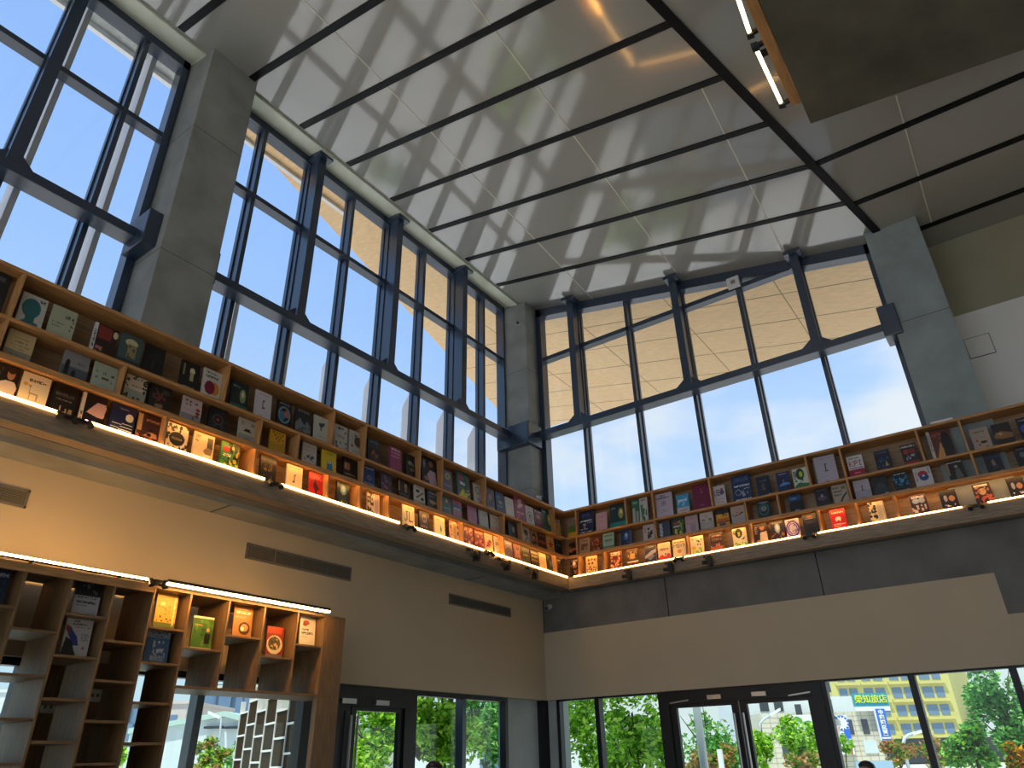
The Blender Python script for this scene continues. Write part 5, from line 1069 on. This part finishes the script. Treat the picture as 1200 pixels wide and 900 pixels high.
for k in range(12):
    a = 2*math.pi*k/12; e_ = RH*math.cos(a)+UP*math.sin(a); n_ = -RH*math.sin(a)+UP*math.cos(a)
    P_ = [c-FH*.03+e_*rr*.62-n_*rr*.15, c-FH*.03+e_*rr*.99, c-FH*.03+e_*rr*.62+n_*rr*.15]; b.hexa(P_, [p-FH*.02 for p in P_])
b.build('emblem_sun', M['sign_white'], s)
fc = W(up(976, 851, D)[0], D-.13, up(976, 851, D)[1])
M['skin_print'] = mat('printed_skin', (.62, .40, .32), .6); M['hair_print'] = mat('printed_hair', (.03, .03, .035), .6); M['red_print'] = mat('printed_red', (.42, .10, .06), .6)
b = MB(); disc(b, fc+UP*.35, .62, 20, 0, .02, 0, .8); b.build('portrait_hair', M['hair_print'], s)
b = MB(); disc(b, fc-FH*.03-UP*.05, .75, 20, 0, .02, 0, .62); b.build('portrait_face', M['skin_print'], s)
b = MB(); e_ = lambda px, py: W(up(px, py, D)[0], D-.13, up(px, py, D)[1])
P_ = [e_(988, 857), e_(995, 853.5), e_(998, 871), e_(993.5, 872)]; P_.reverse(); b.hexa(P_, [p-FH*.02 for p in P_]); b.build('blue_ribbon', M['sign_blue'], s)
b = MB(); P_ = [e_(993.5, 872), e_(998, 871), e_(999, 884), e_(995, 884)]; P_.reverse(); b.hexa(P_, [p-FH*.02 for p in P_]); b.build('red_ribbon', M['red_print'], s)
# buildings beyond the left glazing
def simple(name, label, px0, px1, pyt, D, m, dep=10, wins=(), wm=None, group=None):
    pm = (px0+px1)/2
    u0 = up(px0, 860, D)[0]; u1 = up(px1, 860, D)[0]; zt_ = up(pm, pyt, D)[1]
    r = bld(name, label, D, (u0+u1)/2, group); b = MB(); fbox(b, u0, u1, 0, zt_, D, D+dep); b.build('wall', m, r)
    for px, py, wu, wz in wins:
        u, z = up(px, py, D); window(None, u-wu, u+wu, z-wz, z+wz, D, r, m=wm or M['wdark'])
    b = MB(); fbox(b, u0-.15, u1+.15, zt_, zt_+.25, D-.15, D+dep+.15); b.build('parapet', m, r)
    return r
simple('pink_block', 'pinkish building with pale windows seen between the bookcase columns', 120, 214, 826, 62, M['pink'], wins=[(150, 838, .5, .6), (160, 838, .5, .6), (152, 858, .5, .6), (162, 858, .5, .6), (148, 880, .5, .6), (195, 846, .8, .5)], wm=M['win'])
simple('beige_tower', 'beige tower with blue window strips behind the white shed', 236, 300, 806, 80, M['tile'], wins=[(264, 816, 1.2, 1.2), (276, 838, .7, 3), (244, 828, 1.0, 1.6), (240, 836, .8, .9), (290, 826, .6, 2.5)], wm=M['win'])
D = 48
u0 = up(150, 870, D)[0]; u1 = up(318, 870, D)[0]; z0_ = up(240, 858, D)[1]; zr = up(258, 840, D)[1]; um = up(262, 860, D)[0]
sh = bld('white_shed', 'white sheet-metal shed with a mint green roof edge', D, um)
b = MB(); fbox(b, u0, u1, 0, z0_, D, D+12); b.hexa([W(u0, D, z0_), W(u1, D, z0_), W(um, D, zr)], [W(u0, D+12, z0_), W(u1, D+12, z0_), W(um, D+12, zr)]); b.build('wall', M['shed'], sh)
b = MB()
for a, c in (((u0, z0_), (um, zr)), ((um, zr), (u1, z0_))):
    b.hexa([W(a[0], D-.3, a[1]), W(c[0], D-.3, c[1]), W(c[0], D+12, c[1]), W(a[0], D+12, a[1])], [W(a[0], D-.3, a[1]+.3), W(c[0], D-.3, c[1]+.3), W(c[0], D+12, c[1]+.3), W(a[0], D+12, a[1]+.3)])
b.build('roof', M['shed_roof'], sh)
for px, py in ((252, 853), (276, 853)):
    u, z = up(px, py, D); w_ = MB(); fbox(w_, u-.55, u+.55, z-.05, z+.08, D-.4, D); w_.build('awning', M['dark'], sh)
simple('pale_house', 'pale house behind the trees right of the left door', 470, 606, 855, 40, M['bwhite'], wins=[(528, 872, .4, .8), (516, 872, .4, .8), (574, 880, .5, .8)], wm=M['win'])
simple('far_block', 'pale block beyond the trees at the glazing corner', 640, 800, 868, 60, M['bwhite'], wins=[(720, 880, .6, .6), (740, 880, .6, .6)])
simple('left_block', 'white building seen through the far left window', -60, 30, 812, 70, M['bwhite'], wins=[(5, 850, .8, 1), (18, 850, .8, 1)], wm=M['win'])

# ------------------------------------------------------------------ trees
def leaf_mat(name, c):
    m = bpy.data.materials.new(name); m.use_nodes = True; nt = m.node_tree; nt.nodes.clear()
    o = nt.nodes.new('ShaderNodeOutputMaterial'); mix = nt.nodes.new('ShaderNodeMixShader'); d = nt.nodes.new('ShaderNodeBsdfDiffuse'); t = nt.nodes.new('ShaderNodeBsdfTranslucent')
    a = nt.nodes.new('ShaderNodeAttribute'); a.attribute_name = 'Col'
    nt.links.new(a.outputs['Color'], d.inputs[0]); nt.links.new(a.outputs['Color'], t.inputs[0])
    mix.inputs[0].default_value = .45; nt.links.new(d.outputs[0], mix.inputs[1]); nt.links.new(t.outputs[0], mix.inputs[2]); nt.links.new(mix.outputs[0], o.inputs[0]); return m
M['leaf'] = leaf_mat('leaf', None)
def foliage(centre, rx, rz, n, ls, cols, rng, clumps=10, hollow=.25):
    vs = []; fs = []; cs = []
    cl = []
    for _ in range(clumps):
        while True:
            v = Vector((rng.uniform(-1, 1), rng.uniform(-1, 1), rng.uniform(-1, 1)))
            if .15 < v.length < .85: break
        cl.append((v, rng.uniform(.28, .5)))
    for _ in range(n):
        v, r = rng.choice(cl); g = Vector((rng.gauss(0, 1), rng.gauss(0, 1), rng.gauss(0, 1))).normalized()*(r*rng.random()**.4)
        q = v+g; p = Vector((centre[0]+q.x*rx, centre[1]+q.y*rx, centre[2]+q.z*rz))
        a = Vector((rng.gauss(0, 1), rng.gauss(0, 1), rng.gauss(0, .6))).normalized(); b_ = a.cross(Vector((rng.gauss(0, 1), rng.gauss(0, 1), rng.gauss(0, 1)))).normalized()
        s = ls*rng.uniform(.6, 1.3); i = len(vs)
        nrm = a.cross(b_)
        vs += [tuple(p-a*s), tuple(p+b_*s*.5+nrm*s*.12), tuple(p+a*s), tuple(p-b_*s*.5+nrm*s*.12)]; fs += [(i, i+1, i+2, i+3)]
        c = lin(rng.choice(cols)); k = rng.uniform(1.0, 1.7); cs.append(tuple(min(1, x*k) for x in c))
    return vs, fs, cs
def leaf_obj(name, data, parent):
    vs, fs, cs = data; org = Vector(parent['o_'])
    me = bpy.data.meshes.new(name); me.from_pydata([tuple(Vector(v)-org) for v in vs], [], fs); me.materials.append(M['leaf'])
    at_ = me.color_attributes.new('Col', 'FLOAT_COLOR', 'CORNER'); buf = []
    for p, c in zip(me.polygons, cs): buf += [c[0], c[1], c[2], 1.0]*p.loop_total
    at_.data.foreach_set('color', buf); o = bpy.data.objects.new(name, me); COL.objects.link(o); o.parent = parent; return o
GREEN = ['6c9c28', '88b838', 'a4cc48', '547c20', 'bcdc60']; DEEP = ['447838', '569048', '6ca858', '38682f', '8cbc68']; MIX = ['6a8c30', '8c7c40', 'a8744c', '4c7028', 'b08c60']; ORA = ['b07c1c', 'c89428', '8c9c28', 'a85c24', '6c8420']
def tree(name, px, py, rpx, rpy, D, n, cols, label, seed_, branch=None, lsize=.075, group='street trees outside the glazing', cat='tree'):
    c = fr(px, py, D); sc = (c-CAM).dot(_f)/FPX; rx = rpx*sc; rz = rpy*sc*1.08
    rng = random.Random(seed_); t = thing(name, label, cat, (c.x, c.y, -.14), group)
    leaf_obj('crown', foliage(c, rx, rz, n, lsize*(D/16)**.5, cols, rng, 14), t)
    b = MB(); top = Vector((c.x, c.y, c.z+rz*.3)); base = Vector((c.x+rng.uniform(-.2, .2), c.y, -.14)); mid = (base+top)/2+Vector((rng.uniform(-.2, .2), rng.uniform(-.2, .2), 0))
    r0_ = max(.03, .05*rx+.02); b.tube([base, mid, top], [r0_, r0_*.75, r0_*.3], 8)
    for _ in range(6):
        s0 = mid.lerp(top, rng.random()*.9); e_ = Vector((c.x+rng.uniform(-.75, .75)*rx, c.y+rng.uniform(-.75, .75)*rx, c.z+rng.uniform(-.3, .75)*rz)); m_ = s0.lerp(e_, .5)+Vector((0, 0, -.1*rz)); b.tube([s0, m_, e_], [r0_*.45, r0_*.32, r0_*.12], 6)
    if branch:
        pts = [fr(*q) for q in branch]; b.tube(pts, [.13-.03*i for i in range(len(pts))], 8)
    b.build('trunk', M['bark'], t, smooth=True)
    return t
tree('street_tree', 440, 862, 62, 52, 15, 3600, GREEN, 'bright green tree filling the left glass door', 1)
tree('street_tree', 512, 850, 50, 48, 13, 3000, GREEN, 'light green tree with a slanting bough left of the corner pier', 2, branch=[(486, 884, 13), (505, 868, 13), (522, 842, 13), (530, 815, 13)])
tree('street_tree', 572, 848, 40, 40, 17, 2400, DEEP, 'darker green tree next to the corner pier', 3, branch=[(592, 868, 17), (572, 862, 17), (555, 845, 17), (548, 835, 17)])
tree('street_tree', 668, 850, 40, 60, 20, 3200, GREEN, 'bright green tree just right of the glazing corner', 4)
tree('street_tree', 742, 856, 48, 58, 18, 3800, GREEN, 'bright green tree left of the right-hand doors', 5)
tree('street_tree', 830, 868, 46, 46, 30, 3200, DEEP+['6a8c30'], 'rounded green tree behind the first right-hand door leaf', 6)
tree('street_tree', 838, 895, 30, 22, 24, 1400, MIX, 'reddish green shrub tree below the rounded tree', 7)
tree('street_tree', 893, 880, 14, 26, 34, 900, GREEN, 'narrow green tree behind the meeting door stiles', 8)
tree('street_tree', 936, 868, 28, 24, 32, 1800, GREEN, 'small spreading green tree in front of the white billboard', 9)
tree('street_tree', 943, 890, 26, 12, 31, 700, MIX, 'low rusty shrub under the small spreading tree', 10, cat='shrub')
tree('street_tree', 990, 872, 8, 10, 40, 260, GREEN, 'wispy sapling in front of the campaign billboard', 11)
tree('street_tree', 1052, 882, 24, 16, 36, 700, MIX, 'sparse brownish tree by the white street lamp', 12, lsize=.08)
tree('street_tree', 1096, 885, 16, 22, 36, 500, MIX, 'sparse brownish tree right of the thick mullion', 13, lsize=.08)
tree('street_tree', 1172, 832, 42, 60, 22, 4600, DEEP, 'large dark green tree at the right end of the glazing', 14)
tree('street_tree', 1140, 878, 30, 26, 24, 2000, DEEP+['86ad34'], 'lower green tree below the yellow wall', 15)
tree('street_shrub', 1192, 888, 14, 20, 14, 900, ORA, 'orange and yellow shrub at the lower right corner', 16, cat='shrub', group='shrubs outside')
tree('street_shrub', 245, 890, 26, 20, 22, 1100, MIX+GREEN, 'thin shrub in front of the white shed', 17, cat='shrub', group='shrubs outside')
tree('street_shrub', 282, 888, 16, 18, 22, 900, DEEP, 'dark green shrub beside the panel screen', 18, cat='shrub', group='shrubs outside')
tree('street_shrub', 138, 886, 14, 12, 30, 500, GREEN, 'small green shrub seen between bookcase columns', 19, cat='shrub', group='shrubs outside')
# street lamps and poles
def lamp(px0, py0, pts, D, label, r=.07):
    P_ = [fr(a, c, D) for a, c in pts]; base = Vector((P_[0].x, P_[0].y, -.14)); t = thing('street_lamp', label, 'lamp', tuple(base), 'street lamps')
    MB().tube([base]+P_, r, 8).build('mast', M['pole'], t, smooth=True)
    d_ = (P_[-1]-P_[-2]).normalized(); MB().obox(P_[-1]+d_*.3, d_*.35, d_.cross(UP).normalized()*.12, UP*.06).build('lamp_head', M['sign_white'], t)
lamp(0, 0, [(1061, 885), (1058.5, 872), (1060, 865), (1065, 861.5), (1070, 860)], 42, 'white curved street lamp in front of the dark podium', .09)
lamp(0, 0, [(895, 870), (891, 848), (895, 843), (903, 838)], 44, 'grey street lamp seen in the second right-hand door leaf', .08)
lamp(0, 0, [(256, 880), (258, 858), (259, 842), (257, 841)], 40, 'thin street lamp in front of the white shed', .05)
p = fr(819, 850, 20); t = thing('utility_pole', 'thick pale pole in the first right-hand door leaf', 'pole', (p.x, p.y, -.14))
b = MB(); b.tube([(p.x, p.y, -.14), (p.x, p.y, 6)], [.11, .09], 12); b.build('pole_shaft', M['pole'], t, smooth=True)
MB().box(p.x-.2, p.x+.2, p.y-.2, p.y+.2, -.14, -.10).build('base_plate', M['pole'], t)
p = fr(844, 885, 23); t = thing('marker_post', 'short white post in front of the reddish shrub', 'post', (p.x, p.y, -.14))
MB().box(p.x-.07, p.x+.07, p.y-.04, p.y+.04, -.14, fr(843, 878, 23).z).build('post_body', M['sign_white'], t)
MB().box(p.x-.14, p.x+.14, p.y-.1, p.y+.1, -.14, -.10).build('base_plate', M['pole'], t)
# pale blue bar frame in the street
u0, z0_ = up(1003, 896, 30); u1, z1_ = up(1046, 893, 30)
t = thing('bar_frame', 'pale blue metal bar frame in front of the tiled building', 'rail', tuple(W(u0, 30, -.14)))
M['paleblue'] = mat('pale_blue_paint', (.35, .50, .66), .4)
b = MB(); fbox(b, u0, u1, z1_-.25, z1_+.05, 30, 30.1); b.build('top_rail', M['paleblue'], t)
for k in (0, .45, .55, 1):
    u = u0+(u1-u0)*k; b = MB(); fbox(b, u-.05, u+.05, -.14, z1_-.2, 30, 30.1); b.build('leg', M['paleblue'], t)

# ------------------------------------------------------------------ two people whose heads show at the lower edge
M['skin'] = mat('skin', (.50, .31, .22), .5); M['hair'] = mat('black_hair', (.012, .010, .010), .45); M['shirt'] = mat('dark_shirt', (.05, .06, .08), .8); M['trouser'] = mat('dark_trousers', (.04, .04, .045), .8)
def lathe(b, c, prof, n=16, sx=1, sy=1, yaw=0, m=0):
    i0 = len(b.v)
    for r_, z in prof:
        for j in range(n):
            a = 2*math.pi*j/n; x, y = r_*sx*math.cos(a), r_*sy*math.sin(a); b.v.append((c[0]+x*math.cos(yaw)-y*math.sin(yaw), c[1]+x*math.sin(yaw)+y*math.cos(yaw), c[2]+z))
    for k in range(len(prof)-1):
        for j in range(n): b.f.append((i0+k*n+j, i0+k*n+(j+1) % n, i0+(k+1)*n+(j+1) % n, i0+(k+1)*n+j)); b.m.append(m)
    b.f.append(tuple(i0+j for j in reversed(range(n)))); b.m.append(m); b.f.append(tuple(i0+(len(prof)-1)*n+j for j in range(n))); b.m.append(m)
def person(x, y, H, yaw, label):
    s = H/1.7; t = thing('person', label, 'person', (x, y, 0), 'people by the glazing')
    def skin_mesh(name, verts, edges_, rad, m, sub=2):
        me = bpy.data.meshes.new(name); me.from_pydata([(v[0]*s, v[1]*s, v[2]*s) for v in verts], edges_, []); o = bpy.data.objects.new(name, me); COL.objects.link(o); o.parent = t; o.rotation_euler = (0, 0, yaw)
        sk = o.modifiers.new('skin', 'SKIN'); sk.use_smooth_shade = True
        for i, r_ in enumerate(rad): me.skin_vertices[0].data[i].radius = (r_[0]*s, r_[1]*s) if isinstance(r_, tuple) else (r_*s, r_*s)
        me.skin_vertices[0].data[0].use_root = True
        sb = o.modifiers.new('sub', 'SUBSURF'); sb.levels = sub; sb.render_levels = sub
        me.materials.append(m); return o
    V = [(0, 0, .94), (0, .01, 1.12), (0, .0, 1.34), (0, 0, 1.44), (0, -.015, 1.52), (0, -.03, 1.60), (0, -.02, 1.66)]
    E_ = [(i, i+1) for i in range(6)]; R_ = [(.15, .11), (.13, .095), (.15, .10), (.06, .06), (.058, .062), (.075, .092), (.055, .07)]
    for sx in (-1, 1):
        k = len(V); V += [(sx*.17, 0, 1.37), (sx*.22, .01, 1.12), (sx*.23, -.04, .88), (sx*.23, -.06, .80)]; E_ += [(2, k), (k, k+1), (k+1, k+2), (k+2, k+3)]; R_ += [.058, .044, .030, (.022, .038)]
        for f_ in range(4):
            q = len(V); dx = (f_-1.5)*.018; V += [(sx*.23+dx*.3, -.06+dx, .76), (sx*.225+dx*.3, -.065+dx, .715)]; E_ += [(k+3, q), (q, q+1)]; R_ += [.009, .007]
        q = len(V); V += [(sx*.21, -.10, .79), (sx*.205, -.115, .755)]; E_ += [(k+3, q), (q, q+1)]; R_ += [.010, .008]
        k = len(V); V += [(sx*.09, 0, .86), (sx*.10, -.01, .48), (sx*.10, .02, .08), (sx*.11, -.12, .03)]; E_ += [(0, k), (k, k+1), (k+1, k+2), (k+2, k+3)]; R_ += [.085, .055, .038, (.035, .022)]
    body = skin_mesh('body', V, E_, R_, M['skin'])
    # nose, eyes, mouth, ears as parts of the head
    fz_ = 1.585*s
    def loc(p): return (p[0]*math.cos(yaw)-p[1]*math.sin(yaw)+x, p[0]*math.sin(yaw)+p[1]*math.cos(yaw)+y, p[2])
    b = MB(); lathe(b, loc((0, -.115*s, fz_-.02*s)), [(.016*s, -.016*s), (.012*s, 0), (.004*s, .03*s)], 8, yaw=yaw); b.build('nose', M['skin'], t, smooth=True)
    for sx in (-1, 1):
        b = MB(); lathe(b, loc((sx*.03*s, -.108*s, fz_)), [(.002, -.006*s), (.010*s, 0), (.002, .006*s)], 8, yaw=yaw); b.build('eye', M['hair'], t, smooth=True)
        b = MB(); lathe(b, loc((sx*.076*s, -.02*s, fz_-.01*s)), [(.005*s, -.03*s), (.014*s, 0), (.006*s, .03*s)], 8, sx=.5, yaw=yaw); b.build('ear', M['skin'], t, smooth=True)
    b = MB(); lathe(b, loc((0, -.108*s, fz_-.055*s)), [(.004*s, -.005*s), (.022*s, 0), (.004*s, .005*s)], 8, sy=.3, yaw=yaw); b.build('mouth', M['red_print'], t, smooth=True)
    b = MB(); lathe(b, loc((0, -.010*s, 1.60*s)), [(.080*s, -.07*s), (.095*s, -.02*s), (.098*s, .03*s), (.085*s, .07*s), (.05*s, .098*s), (.012*s, .108*s)], 18, sx=.90, sy=1.08, yaw=yaw)
    # keep the face clear of hair: push the lower front back
    nv_ = []
    for v in b.v:
        lx_ = (v[0]-x)*math.cos(-yaw)-(v[1]-y)*math.sin(-yaw); l_y = (v[0]-x)*math.sin(-yaw)+(v[1]-y)*math.cos(-yaw)
        if v[2] < 1.645*s and l_y < -.02*s: l_y = -.02*s
        nv_.append((lx_*math.cos(yaw)-l_y*math.sin(yaw)+x, lx_*math.sin(yaw)+l_y*math.cos(yaw)+y, v[2]))
    b.v = nv_; b.build('hair', M['hair'], t, smooth=True)
    T = [(0, 0, .92), (0, .01, 1.12), (0, 0, 1.34), (0, 0, 1.42)]; TE = [(0, 1), (1, 2), (2, 3)]; TR = [(.165, .125), (.147, .11), (.165, .115), (.075, .075)]
    for sx in (-1, 1): k = len(T); T += [(sx*.17, 0, 1.375), (sx*.215, .01, 1.16)]; TE += [(2, k), (k, k+1)]; TR += [.072, .058]
    skin_mesh('shirt', T, TE, TR, M['shirt'])
    T = [(0, 0, .96), (-.09, 0, .84), (-.10, -.01, .48), (-.10, .02, .10), (.09, 0, .84), (.10, -.01, .48), (.10, .02, .10)]
    skin_mesh('trousers', T, [(0, 1), (1, 2), (2, 3), (0, 4), (4, 5), (5, 6)], [(.155, .12), .098, .068, .055, .098, .068, .055], M['trouser'])
    return t
p = fr(509, 892.5, 7.2); person(p.x, p.y, p.z, .6, 'person with short black hair standing inside by the left glazing')
p = fr(1014.5, 892, 8.0); person(p.x, p.y, p.z, -.4, 'person with black hair standing inside by the right glazing')
